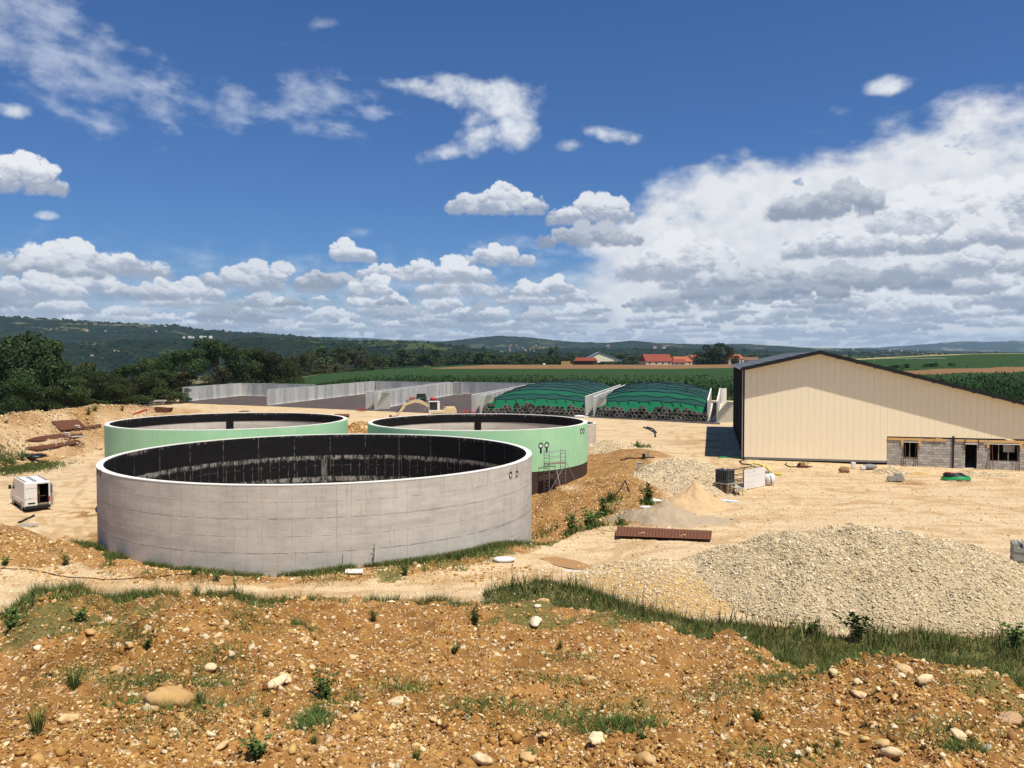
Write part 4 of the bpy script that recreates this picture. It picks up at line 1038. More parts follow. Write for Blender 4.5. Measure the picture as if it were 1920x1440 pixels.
# ------------------------------------------------------------------ heaps
def pile(name, label, cx, cy, rx, ry, h, mat, seed, peak=.5, gravel=0, gsize=.05, rot=0.0, gmat=None, rough=.06, top=0.0, res=70):
    na, nr = res*2, res; th = np.linspace(0, 2*np.pi, na, endpoint=False); rr = np.linspace(0, 1, nr)**.8
    def f(a, r):
        r_full = r; r = np.minimum(r, 1.0)
        wob = 1+.14*perlin2(np.cos(a)*1.3+seed, np.sin(a)*1.3, seed)*2
        lx = r_full*rx*wob*np.cos(a); ly = r_full*ry*wob*np.sin(a); x = cx+lx*math.cos(rot)-ly*math.sin(rot); y = cy+lx*math.sin(rot)+ly*math.cos(rot)
        prof = np.sqrt((1-r)**2+top*.06)-math.sqrt(top*.06)*r if peak is None else (1-r**(1.0+peak))*(1-.25*np.sin(r*np.pi)*(1-peak))
        z = h*prof + (fbm(x*.5, y*.5, 4, seed+3)*h*.20+fbm(x*2.4, y*2.4, 3, seed+5)*rough)*np.clip((1-r)*4, 0, 1)
        base = H0(x, y)[0]; base = np.where(y < 48, np.minimum(base, .6), base)
        return x, y, base-.06*(r > .97)-.04 + z
    A_, B_ = np.meshgrid(th, rr); X_, Y_, Z_ = f(A_, B_)
    V = np.stack([X_.ravel(), Y_.ravel(), Z_.ravel()], -1)
    i, j = np.meshgrid(np.arange(nr-1), np.arange(na), indexing='ij'); i = i.ravel(); j = j.ravel(); j2 = (j+1) % na
    Fc = np.stack([i*na+j, i*na+j2, (i+1)*na+j2, (i+1)*na+j], -1)
    o = bpy.data.objects.new(name, np_mesh(name, V, Fc, mat, True)); COL.objects.link(o); tag(o, label, name.replace('_', ' '))
    if gravel:
        rg = np.random.default_rng(seed); a = rg.uniform(0, 2*np.pi, gravel); r = np.sqrt(rg.uniform(0, 1, gravel))**1.15*1.02; far_ = rg.uniform(size=gravel) < .07; r = np.where(far_, 1+rg.exponential(.07, gravel), r)
        x, y, z = f(a, r); s = np.exp(rg.normal(math.log(gsize), .42, gravel)).clip(gsize*.4, gsize*2.6)
        k = (CAMZ-z)*0 + 1; g = scatter_mesh('stones', np.stack([x, y, z+.01], -1), s, gmat or M_GRAV, rg, flat=.6, rough=.3)
        st = bpy.data.objects.new('stones', g); COL.objects.link(st); st.parent = o; st['kind'] = 'stuff'
    return o
def heap_mat(name, a, b, c_, spk=.5):
    m = Mat(name, .95, .1); n = noise(m.pos, 1.2, 6, .65); n2 = noise(m.pos, 11, 4, .7); d = voro(m.pos, 11)
    c = mix(smooth(n, .3, .7), a, b); c = mix(smooth(n2, .5, .72, 0, spk), c, c_); c = mix(smooth(d, .3, .6, 0, spk*.5), c, tuple(q*.5 for q in a))
    m.color(c).bump(n2*.6-d*.5+n, .8, .05); return m.m
M_GH = heap_mat('gravel_heap', (.40, .315, .19), (.50, .40, .25), (.66, .55, .36)); M_GH2 = heap_mat('cream_gravel_heap', (.44, .335, .20), (.55, .43, .27), (.68, .56, .38))
M_SAND = heap_mat('sand_heap', (.50, .345, .19), (.58, .41, .235), (.44, .30, .16), .3); M_SAND2 = heap_mat('grey_sand_heap', (.37, .285, .195), (.43, .335, .235), (.32, .25, .18), .3)
M_OH = heap_mat('ochre_heap', (.44, .27, .10), (.56, .38, .17), (.66, .50, .28))
pile('gravel_heap', 'biggest heap of grey and cream gravel, in front of the yard on the right', 16.6, 37.4, 9.6, 6.9, 2.75, M_GH, 11, peak=.75, gravel=56000, gsize=.034, rough=.10, res=90)
pile('gravel_heap', 'low ochre tinged gravel heap merging with the left of the biggest heap', 6.9, 37.2, 4.8, 4.4, 1.05, M_OH, 12, peak=.8, gravel=13000, gsize=.032, rough=.08)
pile('gravel_heap', 'pale gravel heap behind the two sand heaps, left of the black container', 15.2, 69.0, 4.9, 7.6, 2.0, M_GH2, 13, peak=.5, gravel=9000, gsize=.055, rough=.09)
pile('sand_heap', 'tan pointed sand heap beside the pallets with the black container', 13.2, 57.4, 2.5, 2.6, 1.75, M_SAND, 14, peak=.15, rough=.05)
pile('sand_heap', 'greyish brown sand heap in front of the tan one, behind the long rusty mesh', 10.2, 52.6, 2.6, 2.5, 1.45, M_SAND2, 15, peak=.1, rough=.08)
pile('sand_heap', 'low flat spill of grey sand right of the grey sand heap', 12.6, 52.4, 2.3, 1.5, .35, M_SAND2, 16, peak=.4)
pile('gravel_heap', 'small gravel heap against the block wall beside a few loose blocks', 35.8, 75.2, 1.9, 1.3, .62, M_GH2, 17, peak=.4, gravel=900, gsize=.06)
pile('soil_heap', 'little dark soil heap in front of the block wall', 37.9, 74.0, 1.3, .55, .32, M_OH, 18, peak=.5, rot=-.5)
pile('gravel_heap', 'low gravel strip in front of the door opening', 43.4, 74.2, 3.6, 1.4, .35, M_GH2, 19, peak=.6, gravel=900, gsize=.06)
pile('sand_heap', 'pinkish sand heap beyond the left green tank', -63.5, 146, 4.4, 3.5, 1.7, heap_mat('pink_sand', (.50, .37, .25), (.55, .42, .29), (.45, .33, .22), .2), 20, peak=.25)
pile('gravel_heap', 'grey stony ridge between the small tank and the yard', 11.5, 94, 3.6, 4.6, .9, M_GH2, 21, peak=.8, gravel=1500, gsize=.07)
# loose stones along road edges and on earth banks
def bank_stones(name, n, fx, size, mat, seed):
    rg = np.random.default_rng(seed); pts = fx(rg, n); z = H(pts[:, 0], pts[:, 1]); s = np.exp(rg.normal(math.log(size), .42, len(pts)))
    return add_stuff(name, scatter_mesh(name, np.stack([pts[:, 0], pts[:, 1], z], -1), s, mat, rg, flat=.6, rough=.3))
def reg(cx, cy, rx, ry):
    def f(rg, n):
        return np.stack([cx+rx*rg.normal(0, .5, n), cy+ry*rg.normal(0, .5, n)], -1)
    return f
bank_stones('loose_stones', 5500, reg(6.5, 60, 6, 14), .048, M_PEB, 1)
rg = np.random.default_rng(70)
bank_stones('loose_stones', 3000, reg(-31, 44.5, 10, 5), .07, M_PEB, 2)
M_CRM = stone_mat('cream_rubble', [(0, (.50, .33, .15)), (.4, (.38, .22, .09)), (.7, (.62, .46, .25)), (1, (.76, .62, .40))], dusty=(.50, .34, .16))
bank_stones('loose_stones', 12000, lambda rg, n: np.stack([rg.uniform(-90, -66, n), rg.uniform(84, 168, n)], -1), .095, M_CRM, 3)
bank_stones('loose_stones', 2600, lambda rg, n: np.stack([rg.uniform(-30, 2, n), rg.uniform(38.2, 41.5, n)-rg.uniform(0, 1, n)], -1), .05, M_PEB, 4)
bank_stones('road_gravel', 9000, lambda rg, n: np.stack([rg.uniform(-34, 30, n), rg.uniform(31, 60, n)**1.0], -1), .036, M_GRAV, 5)
bank_stones('yard_gravel', 14000, lambda rg, n: np.stack([rg.uniform(10, 55, n), rg.uniform(44, 84, n)], -1), .040, M_CRM, 8)
# tank-hidden stones are removed by the tanks' own volume; ochre rubble behind the gap
bank_stones('loose_stones', 900, reg(-24.5, 124, 5, 7), .14, M_PEB, 6)
# ------------------------------------------------------------------ grass and weeds
def grass_mat(name, a, b, c_):
    m = Mat(name, .8, .15); c = m.ramp(m.rnd, [(0, a), (.5, b), (.85, c_), (1, c_ if "corn" in name else (.30, .24, .09))]); m.color(c); return m.m
M_GR = grass_mat('grass_blades', (.042, .068, .014), (.078, .112, .026), (.145, .165, .05)); M_WD = grass_mat('weed_leaves', (.035, .075, .016), (.065, .12, .026), (.12, .17, .045)); M_DRY = grass_mat('dry_stalks', (.10, .075, .03), (.16, .11, .045), (.22, .17, .08))
def blades(name, x, y, h, mat, rg, wid=.012, par=None, lean=.5):
    n = len(x); z = H(x, y); a = rg.uniform(0, 2*np.pi, n); l = rg.normal(0, lean, (n, 2))*h[:, None]
    w = wid*rg.uniform(.6, 1.5, n)*np.maximum(1, y/22); dx = np.cos(a)*w; dy = np.sin(a)*w
    V = np.empty((n, 3, 3)); V[:, 0] = np.stack([x-dx, y-dy, z-.03], -1); V[:, 1] = np.stack([x+dx, y+dy, z-.03], -1); V[:, 2] = np.stack([x+l[:, 0], y+l[:, 1], z+h], -1)
    return add_stuff(name, np_mesh(name, V.reshape(-1, 3), np.arange(n*3).reshape(-1, 3), mat))
def grass_zone(x, y):
    return zones(x, y)[1]
rg = np.random.default_rng(77)
# band behind the crest on the right
n = 150000; az = rg.uniform(-4, 40, n); yy_ = rg.uniform(15, 38, n); xx_ = np.tan(np.radians(az))*yy_; gz = grass_zone(xx_, yy_)
ok = (gz > .45) & (H0(xx_, yy_)[2] == False) & (fbm(xx_*.9, yy_*.9, 4, 33) > -.30+rg.uniform(-.12, .12, n)); xx_, yy_ = xx_[ok], yy_[ok]; hh_ = (.16+.24*np.clip(fbm(xx_*.8, yy_*.8, 3, 7)+.4, 0, 1.2))*rg.uniform(.5, 1.25, len(xx_))
blades('grass', xx_, yy_, hh_, M_GR, rg, .010)
k_ = rg.integers(0, len(xx_), 5000); blades('tall_grass', xx_[k_], yy_[k_], rg.uniform(.35, .95, 5000), M_DRY, rg, .006, lean=.25); k_ = rg.integers(0, len(xx_), 2500); cl = fbm(xx_[k_]*.6, yy_[k_]*.6, 3, 63) > .05; k_ = k_[cl]
blades('tall_grass', xx_[k_], yy_[k_], rg.uniform(.5, 1.0, len(k_)), M_WD, rg, .018, lean=.35)
az = rg.uniform(-4, 42, 60000); u_ = 960+1500*np.tan(np.radians(az)); yc_ = itp(u_, CR_Y); yy_ = yc_+rg.uniform(.3, 7, 60000); xx_ = np.tan(np.radians(az))*yy_; ok = (u_ > 900)
xx_, yy_ = xx_[ok], yy_[ok]; blades('grass', xx_, yy_, rg.uniform(.15, .5, len(xx_)), M_GR, rg, .010)
# thin grass on the mound, its left crest, and at the tank foot
p_ = near_points(60000, 1.0); gz = grass_zone(p_[:, 0], p_[:, 1]); ok = gz+fbm(p_[:, 0]*1.5, p_[:, 1]*1.5, 3, 9)*.6 > .40; p_ = p_[ok]
blades('grass', p_[:, 0], p_[:, 1], rg.uniform(.04, .19, len(p_)), M_GR, rg, .006, lean=.8)
cs = near_points(70, 1.0); cs = cs[cs[:, 1] > 9.5]; k_ = rg.integers(0, len(cs), 26000); rad = rg.uniform(.10, .50, len(cs))[k_]; qx = cs[k_, 0]+rg.normal(0, 1, 26000)*rad; qy = cs[k_, 1]+rg.normal(0, .8, 26000)*rad
blades('grass', qx, qy, rg.uniform(.03, .17, 26000), M_WD, rg, .007, lean=.9)
n = 30000; az = rg.uniform(-40, -2, n); u_ = 960+1500*np.tan(np.radians(az)); yc_ = itp(u_, CR_Y); yy_ = yc_+rg.uniform(-1.4, .8, n); xx_ = np.tan(np.radians(az))*yy_
ok = fbm(xx_*.7, yy_*.7, 4, 15)+.16*(u_ < 330) > .20+rg.uniform(-.1, .1, n); xx_, yy_ = xx_[ok], yy_[ok]; blades('grass', xx_, yy_, rg.uniform(.1, .36, len(xx_)), M_GR, rg, .008)
n = 60000; th = rg.uniform(np.pi, 2.05*np.pi, n); rr_ = T1[2]+.1+rg.exponential(.7, n); xx_ = T1[0]+rr_*np.cos(th); yy_ = T1[1]+rr_*np.sin(th); ok = (fbm(xx_*.5, yy_*.5, 3, 25)+.28*sst(xx_, -18, -4) > .10) & (yy_ < 50) & (rr_ < T1[2]+2.8)
xx_, yy_ = xx_[ok][:24000], yy_[ok][:24000]; blades('grass', xx_, yy_, rg.uniform(.08, .34, len(xx_)), M_GR, rg, .009)
n = 20000; xx_ = rg.uniform(-90, 62, n); yy_ = itp(xx_, YB)+rg.uniform(-3, 3, n); blades('grass', xx_, yy_, rg.uniform(.4, 1.1, n), M_GR, rg, .02)
n = 14000; xx_ = -68+rg.normal(0, 2.2, n); yy_ = 108+rg.normal(0, 3.0, n); blades('grass', xx_, yy_, rg.uniform(.1, .4, n), M_GR, rg, .012)
# corn standing along the near edge of the field
n = 90000; xx_ = rg.uniform(-75, 330, n); yy_ = itp(xx_, YB)+3+rg.exponential(38, n); fz = zones(xx_, yy_)[2]; ok = (fz[:, 0] > .5) & (fz[:, 1] < .3) & (yy_ < 420); xx_, yy_ = xx_[ok], yy_[ok]; blades('corn_crop', xx_, yy_, rg.uniform(.5, 1.2, len(xx_)), grass_mat('corn_leaves', (.012, .032, .008), (.022, .052, .012), (.036, .070, .018)), rg, .018)
for (u, v, n_, sp, hh) in ((1075, 1000, 160, .35, .5), (1110, 992, 260, .5, .55), (1135, 968, 150, .4, .45), (1150, 940, 130, .5, .4), (1215, 945, 160, .3, .5), (1165, 985, 90, .3, .3), (1190, 838, 300, 1.0, .4), (80, 1128, 700, .8, .3), (1020, 1000, 200, .6, .3)):
    g = G(u, v, 20, 200); xx_ = g.x+rg.normal(0, sp, n_); yy_ = g.y+rg.normal(0, sp, n_); blades('grass', xx_, yy_, rg.uniform(.3, 1.1, n_)*hh, M_WD, rg, .016, lean=.5)
# weeds one can pick out
def weed_mesh(seed, kind):
    rs = random.Random(seed); b = MB()
    if kind == 'tuft':
        for i in range(150):
            a = rs.uniform(0, 6.28); r = rs.uniform(0, .16); l = rs.uniform(.25, .6); h = rs.uniform(.3, .9); c, s = math.cos(a), math.sin(a); w = .0065
            m1, m2 = r+l*.25, r+l*.6; b.add([(c*r-s*w, s*r+c*w, 0), (c*r+s*w, s*r-c*w, 0), (c*m1+s*w, s*m1-c*w, h*.6), (c*m1-s*w, s*m1+c*w, h*.6), (c*m2, s*m2, h*(.8+.3*rs.random()))], [(0, 1, 2, 3), (3, 2, 4)])
    else:
        for i in range(9 if kind == 'bush' else 4):
            a = rs.uniform(0, 6.28); r = rs.uniform(.05, .45 if kind == 'bush' else .15); h = rs.uniform(.5, 1.0)*(1 if kind == 'bush' else 1.7); top = Vector((math.cos(a)*r, math.sin(a)*r, h))
            b.tube([(0, 0, 0), top*.5+Vector((0, 0, .06)), top], .010, 3, .004, False)
            for j in range(26 if kind == 'bush' else 22):
                t = rs.uniform(.15, 1); p = top*t; d = Vector((rs.gauss(0, 1), rs.gauss(0, 1), rs.gauss(.3, .6))).normalized()*rs.uniform(.10, .20)*(1 if kind == 'bush' else .6*(1.2-t*.6)); e_ = d.cross(Vector((rs.random(), rs.random(), rs.random()))).normalized()*.035
                b.add([p, p+d*.5+e_, p+d, p+d*.5-e_], [(0, 1, 2, 3)])
    me = b.mesh('weed'); me.materials.append(M_WD if kind != 'stalk' else M_GR); return me
WM = {k: [weed_mesh(i*3+j, k) for i in range(3)] for j, k in enumerate(('tuft', 'bush', 'stalk'))}
def weed(u, v, s, kind, label, group=None, lo=6):
    g = G(u, v, lo, 250); o = bpy.data.objects.new('weed', random.choice(WM[kind])); COL.objects.link(o)
    o.location = g-Vector((0, 0, .02)); k = s*g.y/1500; q = 1.35 if kind == 'bush' else 1; o.scale = (k*q, k*q, k); o.rotation_euler[2] = random.uniform(0, 6); tag(o, label, 'weed', group)
for (u, v, s, kind, lab) in [
    (610, 1310, 62, 'bush', 'broad green weed on the near mound, right of the stony hump'), (740, 1165, 0, 'bush', ''), (890, 1170, 34, 'bush', 'bushy weed just under the crest of the mound, near its middle'),
    (852, 1225, 26, 'bush', 'dark green weed tuft below the crest in the middle of the mound'), (485, 1420, 55, 'bush', 'leafy weed at the bottom edge, left of the middle'), (375, 1325, 50, 'tuft', 'grass tuft beside the largest pale boulder'),
    (1420, 1355, 32, 'bush', 'small round weed on the bare right part of the mound'), (1570, 1398, 26, 'tuft', 'small grass tuft among the cobbles, bottom right'), (995, 1420, 24, 'bush', 'weed with white flowers at the bottom edge, middle'),
    (70, 1370, 70, 'tuft', 'long dark grass clump at the bottom left corner'), (140, 1290, 60, 'tuft', 'sloping grass clump left of the stony hump'), (20, 1180, 44, 'bush', 'weed bush at the left edge, high on the mound'),
    (150, 1165, 34, 'bush', 'weed on the left shoulder of the mound'), (440, 1118, 36, 'stalk', 'tall thin weed standing on the crest before the concrete tank'), (368, 1118, 34, 'tuft', 'grass tuft on the left part of the crest'),
    (960, 1108, 34, 'stalk', 'tall thin stalk at the left end of the grassy band'), (1610, 1205, 62, 'bush', 'largest bush in the grassy band below the big gravel heap'),
    (1640, 1215, 48, 'stalk', 'tall weed beside the largest bush of the grassy band'), (1520, 1190, 38, 'bush', 'bush in the grassy band left of the largest one'), (1205, 1165, 40, 'stalk', 'dark upright stalk in the grassy band by the mound shoulder'),
    (1900, 1215, 50, 'bush', 'bush at the right end of the grassy band'), (1760, 1235, 40, 'stalk', 'thin weed in the right part of the grassy band'), (1350, 1175, 34, 'stalk', 'thin weed before the left foot of the big gravel heap'),
    (365, 1078, 26, 'tuft', 'spiky tuft at the foot of the concrete tank, left part'), (640, 1072, 24, 'stalk', 'thin weed growing against the middle of the concrete tank'), (700, 1068, 34, 'stalk', 'tall weed against the concrete tank, right of the middle'),
    (860, 1050, 24, 'tuft', 'grass tuft at the right foot of the concrete tank'), (760, 1080, 22, 'bush', 'low weed on the bank before the concrete tank'), (405, 1090, 18, 'bush', 'little weed on the strip before the concrete tank'),
    (1070, 995, 34, 'bush', 'bright green weed at the foot of the ochre slope'), (1105, 990, 40, 'bush', 'thick weed clump on the ochre slope'), (1130, 965, 34, 'bush', 'weed upper right of the clump on the ochre slope'),
    (1145, 940, 32, 'tuft', 'grass strip along the ochre slope'), (1215, 940, 34, 'bush', 'single upright weed beside the ochre ridge and the sand heap'), (1165, 985, 22, 'bush', 'small weed on the ochre lip near the rusty mesh'),
    (123, 1060, 22, 'bush', 'little weed on the ochre mound by the left road'), (10, 1060, 20, 'bush', 'weed at the left edge beside the road'), (165, 778, 16, 'bush', 'left of two weeds high on the earth berm'), (178, 772, 14, 'bush', 'right of two weeds high on the earth berm'),
    (11, 796, 10, 'bush', 'tiny weed at the left end of the earth berm'), (230, 770, 10, 'bush', 'weed at the right end of the earth berm'), (40, 868, 24, 'bush', 'weed beside the left dirt track'), (1195, 838, 12, 'bush', 'weed on the bank right of the green tank'),
    (275, 1215, 30, 'bush', 'weed above the stony hump on the mound'), (700, 1165, 24, 'bush', 'weed right of the crest dip on the mound'), (1205, 1385, 22, 'bush', 'weed low in the middle of the mound near a cobble'), (590, 1395, 34, 'tuft', 'grass patch at the bottom, left of the middle'),
    (780, 1425, 40, 'tuft', 'grass patch at the bottom edge, middle'), (1050, 1215, 16, 'bush', 'small weed on the middle of the mound'), (500, 1345, 24, 'bush', 'weed near the long boulder'), (1130, 1330, 16, 'bush', 'tiny weed in the hollow of the mound')]:
    if lab: weed(u, v, s, kind, lab)
# ------------------------------------------------------------------ trees
def leaf_mat(name, a, b, c_):
    m = Mat(name, .75, .2); r = m.rnd; q = m.orand(); n = noise(m.obj, .35, 3, .6)
    c = m.ramp(r, [(0, a), (.55, b), (1, c_)]); c = mix(smooth(n, .4, .65, 0, .5), c, a)
    h = nn('ShaderNodeHueSaturation'); setin(h.inputs['Color'], c); setin(h.inputs['Hue'], lin(q, 0, 1, .47, .525)); setin(h.inputs['Value'], lin(q, 0, 1, .7, 1.35)); m.color(E(h.outputs[0])); return m.m
M_LEAF = leaf_mat('dark_foliage', (.012, .022, .006), (.026, .044, .011), (.050, .072, .02)); M_LEAF2 = leaf_mat('mid_foliage', (.018, .032, .008), (.038, .060, .015), (.075, .095, .026)); M_LEAF3 = leaf_mat('olive_foliage', (.03, .036, .012), (.055, .06, .02), (.09, .09, .035))
M_BARK = plain('bark', (.09, .07, .05), .9, var=.3)
def crown_mesh(seed, n, size, lobes=11, tall=1.0, mat=None):
    rs = np.random.default_rng(seed); C_ = []; Rr = []
    for i in range(lobes):
        a = rs.uniform(0, 6.28); z = rs.uniform(.16, .92); r = (.34*math.sin(math.pi*min(max((z+.10)/1.15, 0), 1))+.05)*rs.uniform(.4, 1.1)
        C_.append((math.cos(a)*r, math.sin(a)*r, z)); Rr.append(rs.uniform(.12, .24)*(1.15-.5*z))
    C_ = np.array(C_); Rr = np.array(Rr); k = rs.choice(lobes, n, p=Rr**2/np.sum(Rr**2)); d = rs.normal(0, 1, (n, 3)); d /= np.linalg.norm(d, axis=1)[:, None]
    d[:, 2] = np.where(rs.uniform(size=n) < .5, np.abs(d[:, 2]), d[:, 2]); rr = Rr[k]*rs.uniform(.70, 1.08, n)
    p = C_[k]+d*rr[:, None]*np.array([1, 1, .85]); p[:, 2] = np.maximum(p[:, 2], .1)
    nrm = d+rs.normal(0, .6, (n, 3)); nrm /= np.linalg.norm(nrm, axis=1)[:, None]
    t = np.cross(nrm, rs.normal(0, 1, (n, 3))); t /= np.linalg.norm(t, axis=1)[:, None]; b = np.cross(nrm, t); s = (size*rs.uniform(.6, 1.4, n))[:, None]
    V = np.stack([p-t*s, p-b*s*.7, p+t*s, p+b*s*.7], 1)
    V[:, :, :2] *= 1.0; V[:, :, 2] = V[:, :, 2]
    return np_mesh('crown', V.reshape(-1, 3), np.arange(n*4).reshape(-1, 4), mat), C_, Rr
def trunk_mesh(C_, seed):
    b = MB(); b.tube([(0, 0, -.15), (0.003, 0, .12), (.008, .004, .35), (0, 0, .6)], .024, 7, .012)
    for c in C_[:6]: b.tube([(0, 0, .22), (c[0]*.45, c[1]*.45, .15+c[2]*.45), tuple(c)], .011, 5, .004)
    me = b.mesh('trunk'); me.materials.append(M_BARK); return me
TV = {}
for kind, (n, s, mats) in {'big': (9000, .0135, (M_LEAF, M_LEAF2, M_LEAF)), 'mid': (4200, .020, (M_LEAF, M_LEAF2, M_LEAF3)), 'far': (1100, .036, (M_LEAF, M_LEAF2, M_LEAF3))}.items():
    TV[kind] = []
    for i, mt_ in enumerate(mats):
        me, C_, Rr = crown_mesh(100+i+len(TV)*10, n, s, 15 if kind == 'big' else 11, mat=mt_); TV[kind].append((me, trunk_mesh(C_, i)))
def tree(kind, var, x, y, zb, h, w, label, group, name='broadleaf_tree', cat='tree'):
    t = thing(name, label, cat, (x, y, zb), random.uniform(0, 6.28), group); cr, tk = TV[kind][var % 3]
    for nm, me in (('trunk', tk), ('crown', cr)):
        o = bpy.data.objects.new(nm, me); COL.objects.link(o); o.parent = t
    t.scale = (w/.82, w/.82, h*1.0); return t
rt = random.Random(4)
def tree_px(kind, var, u, top, dist, wpx, label, group=None, base=None, **k):
    p = PD(u, top, dist); zb = Hs(p.x, p.y)-.3 if base is None else base; h = max((p.z-zb)/1.0, 1); return tree(kind, var, p.x, p.y, zb, h*1.02, wpx*dist/1500, label, group, **k)
GL = 'trees of the wood on the left slope'
front_row = [(62, 628, 150, 150, 0, 'tallest dark tree of the left wood, round crown near the left edge'), (-40, 640, 150, 130, 0, 'dark tree cut by the left edge of the picture'), (160, 690, 160, 80, 2, 'low olive tree right of the tallest dark tree'),
    (205, 700, 165, 70, 1, 'low bright green tree above the earth berm'), (250, 682, 180, 90, 0, 'dark tree behind the pinkish sand heap'), (300, 690, 190, 80, 1, 'green tree left of the leftmost silo wall'),
    (345, 655, 225, 100, 0, 'dark rounded tree above the leftmost silo wall'), (405, 638, 235, 105, 0, 'highest tree of the group behind the left silo wall'), (455, 648, 245, 90, 1, 'mid green tree right of the highest behind the silo'),
    (500, 656, 250, 80, 0, 'dark tree where the wood meets the corn field'), (530, 668, 270, 60, 1, 'last smaller tree at the edge of the corn field'), (120, 700, 150, 80, 1, 'low tree between the tallest tree and the berm'),
    (20, 700, 140, 90, 2, 'olive tree at the left edge above the berm'), (310, 662, 240, 90, 1, 'tree rising behind the dark trees in the middle of the wood')]
for (u, tp, d, w, var, lab) in front_row: tree_px('big', var, u, tp, d, w, lab, GL)
for i in range(34):
    u = rt.uniform(-120, 470); d = rt.uniform(170, 330); xw = (u-960)/1500*d
    if xw > float(itp(d, [(165, -96), (200, -94), (260, -80), (400, -74)])): continue
    top = itp(u, [(-120, 650), (60, 650), (160, 705), (260, 690), (340, 665), (470, 655)])+rt.uniform(4, 34)
    tree_px('mid', rt.randrange(3), u, float(top), d, rt.uniform(60, 110), 'rounded tree inside the dark wood on the left slope', GL)
for i in range(34):
    d = rt.uniform(110, 260); xx = -100-rt.uniform(0, 130); tree('mid', rt.randrange(3), xx, d, Hs(xx, d)-.3, rt.uniform(13, 20), rt.uniform(9, 14), 'rounded tree inside the dark wood on the left slope', GL)
for i in range(16):
    u = rt.uniform(-40, 330); d = rt.uniform(128, 150); xw = (u-960)/1500*d
    if xw > -93: continue
    tree_px('mid', rt.randrange(3), u, float(itp(u, [(0, 735), (200, 725), (330, 720)]))+rt.uniform(-20, 10), d, rt.uniform(50, 80), 'bushy undergrowth tree just behind the earth berm', 'undergrowth behind the earth berm', name='bush', cat='bush')
for (u, tp, d, w) in [(215, 735, 170, 60), (250, 728, 175, 60), (285, 722, 185, 60), (315, 725, 190, 55), (338, 722, 196, 45), (180, 735, 160, 50)]:
    tree_px('mid', 1, u, tp, d, w, 'bush between the berm and the leftmost silo wall', 'bushes beside the leftmost silo wall', name='bush', cat='bush')
G2 = 'tree belt beyond the corn field'
x = 535
while x < 1095:
    d = float(itp(x, [(535, 390), (600, 520), (700, 610), (830, 735), (1100, 745)]))+rt.uniform(-15, 25); base = 686 if x > 800 else float(itp(x, [(535, 700), (800, 686)]))
    tp = float(itp(x, [(535, 672), (560, 658), (620, 645), (680, 650), (740, 654), (775, 652), (860, 659), (930, 663), (1000, 662), (1040, 645), (1060, 660), (1100, 668)]))+rt.uniform(-3, 6)
    p = PD(x, base, d); ht = (base-tp)*d/1500
    tree('far' if d > 500 else 'mid', rt.randrange(3) if x < 680 else rt.choice((0, 1, 0)), p.x, d, p.z-.5, ht+.5, rt.uniform(24, 44)*d/1500, 'dark tree in the belt beyond the corn field', G2)
    x += rt.uniform(9, 17)
for i in range(60):
    u = rt.uniform(500, 830); f = (u-500)/330; d = float(itp(u, [(500, 320), (520, 350), (600, 490), (700, 580), (830, 715)]))+rt.uniform(0, 20); p = PD(u, 700, d); xe_ = float(itp(d, [(215, -87), (270, -81), (340, -104), (480, -116), (570, -100), (700, -62), (900, -100)]))
    tree('far', 2 if u < 660 else rt.randrange(3), min(p.x, xe_-3), d, Hs(min(p.x, xe_-3), d)-.5, rt.uniform(5, 10)*(1 if u < 660 else .9), rt.uniform(7, 12), 'olive bush at the valley edge of the corn field', 'bushes at the valley edge of the corn field', name='bush', cat='bush')
x = 1120
while x < 1500:
    d = 735+rt.uniform(0, 25); base = 683; p = PD(x, base, d); tp = 674+rt.uniform(-2, 3)
    tree('far', 0, p.x, d, p.z-.4, (base-tp)*d/1500, rt.uniform(18, 28)*d/1500, 'dark clipped bush in the hedge before the red roofs', 'hedge beyond the brown field', name='hedge_bush', cat='hedge')
    x += rt.uniform(9, 13)
for (u, tp, w, lab) in [(1338, 629, 40, 'largest tall tree among the farm houses, right of the red roofs'), (1362, 637, 26, 'second tall tree touching the largest one among the farm houses'), (1318, 650, 30, 'smaller round tree left of the largest among the farm houses'), (1376, 660, 22, 'low tree right of the tall pair by the red roof')]:
    p = PD(u, 684, 720); tree('mid', 0, p.x, 720, p.z-.5, (684-tp)*720/1500, w*720/1500*1.15, lab, None)
for i in range(44):
    u = rt.uniform(560, 1420) if i < 34 else rt.uniform(1640, 1920); d = rt.uniform(850, 1150); p = PD(u, 681, d); ht = rt.uniform(12, 20)*d/1500
    tree('far', rt.randrange(2), p.x, d, p.z-4, ht+4, rt.uniform(24, 44)*d/1500, 'far tree among the houses on the horizon', 'far trees on the horizon')
for i in range(12):
    u = rt.uniform(1655, 1790); p = PD(u, 686, 430); tree('far', 1, p.x, 430, Hs(p.x, 430)-.3, rt.uniform(1.6, 2.6), rt.uniform(3, 5), 'low bush beside the tiled house above the hangar roof', 'bushes beside the tiled house', name='bush', cat='bush')
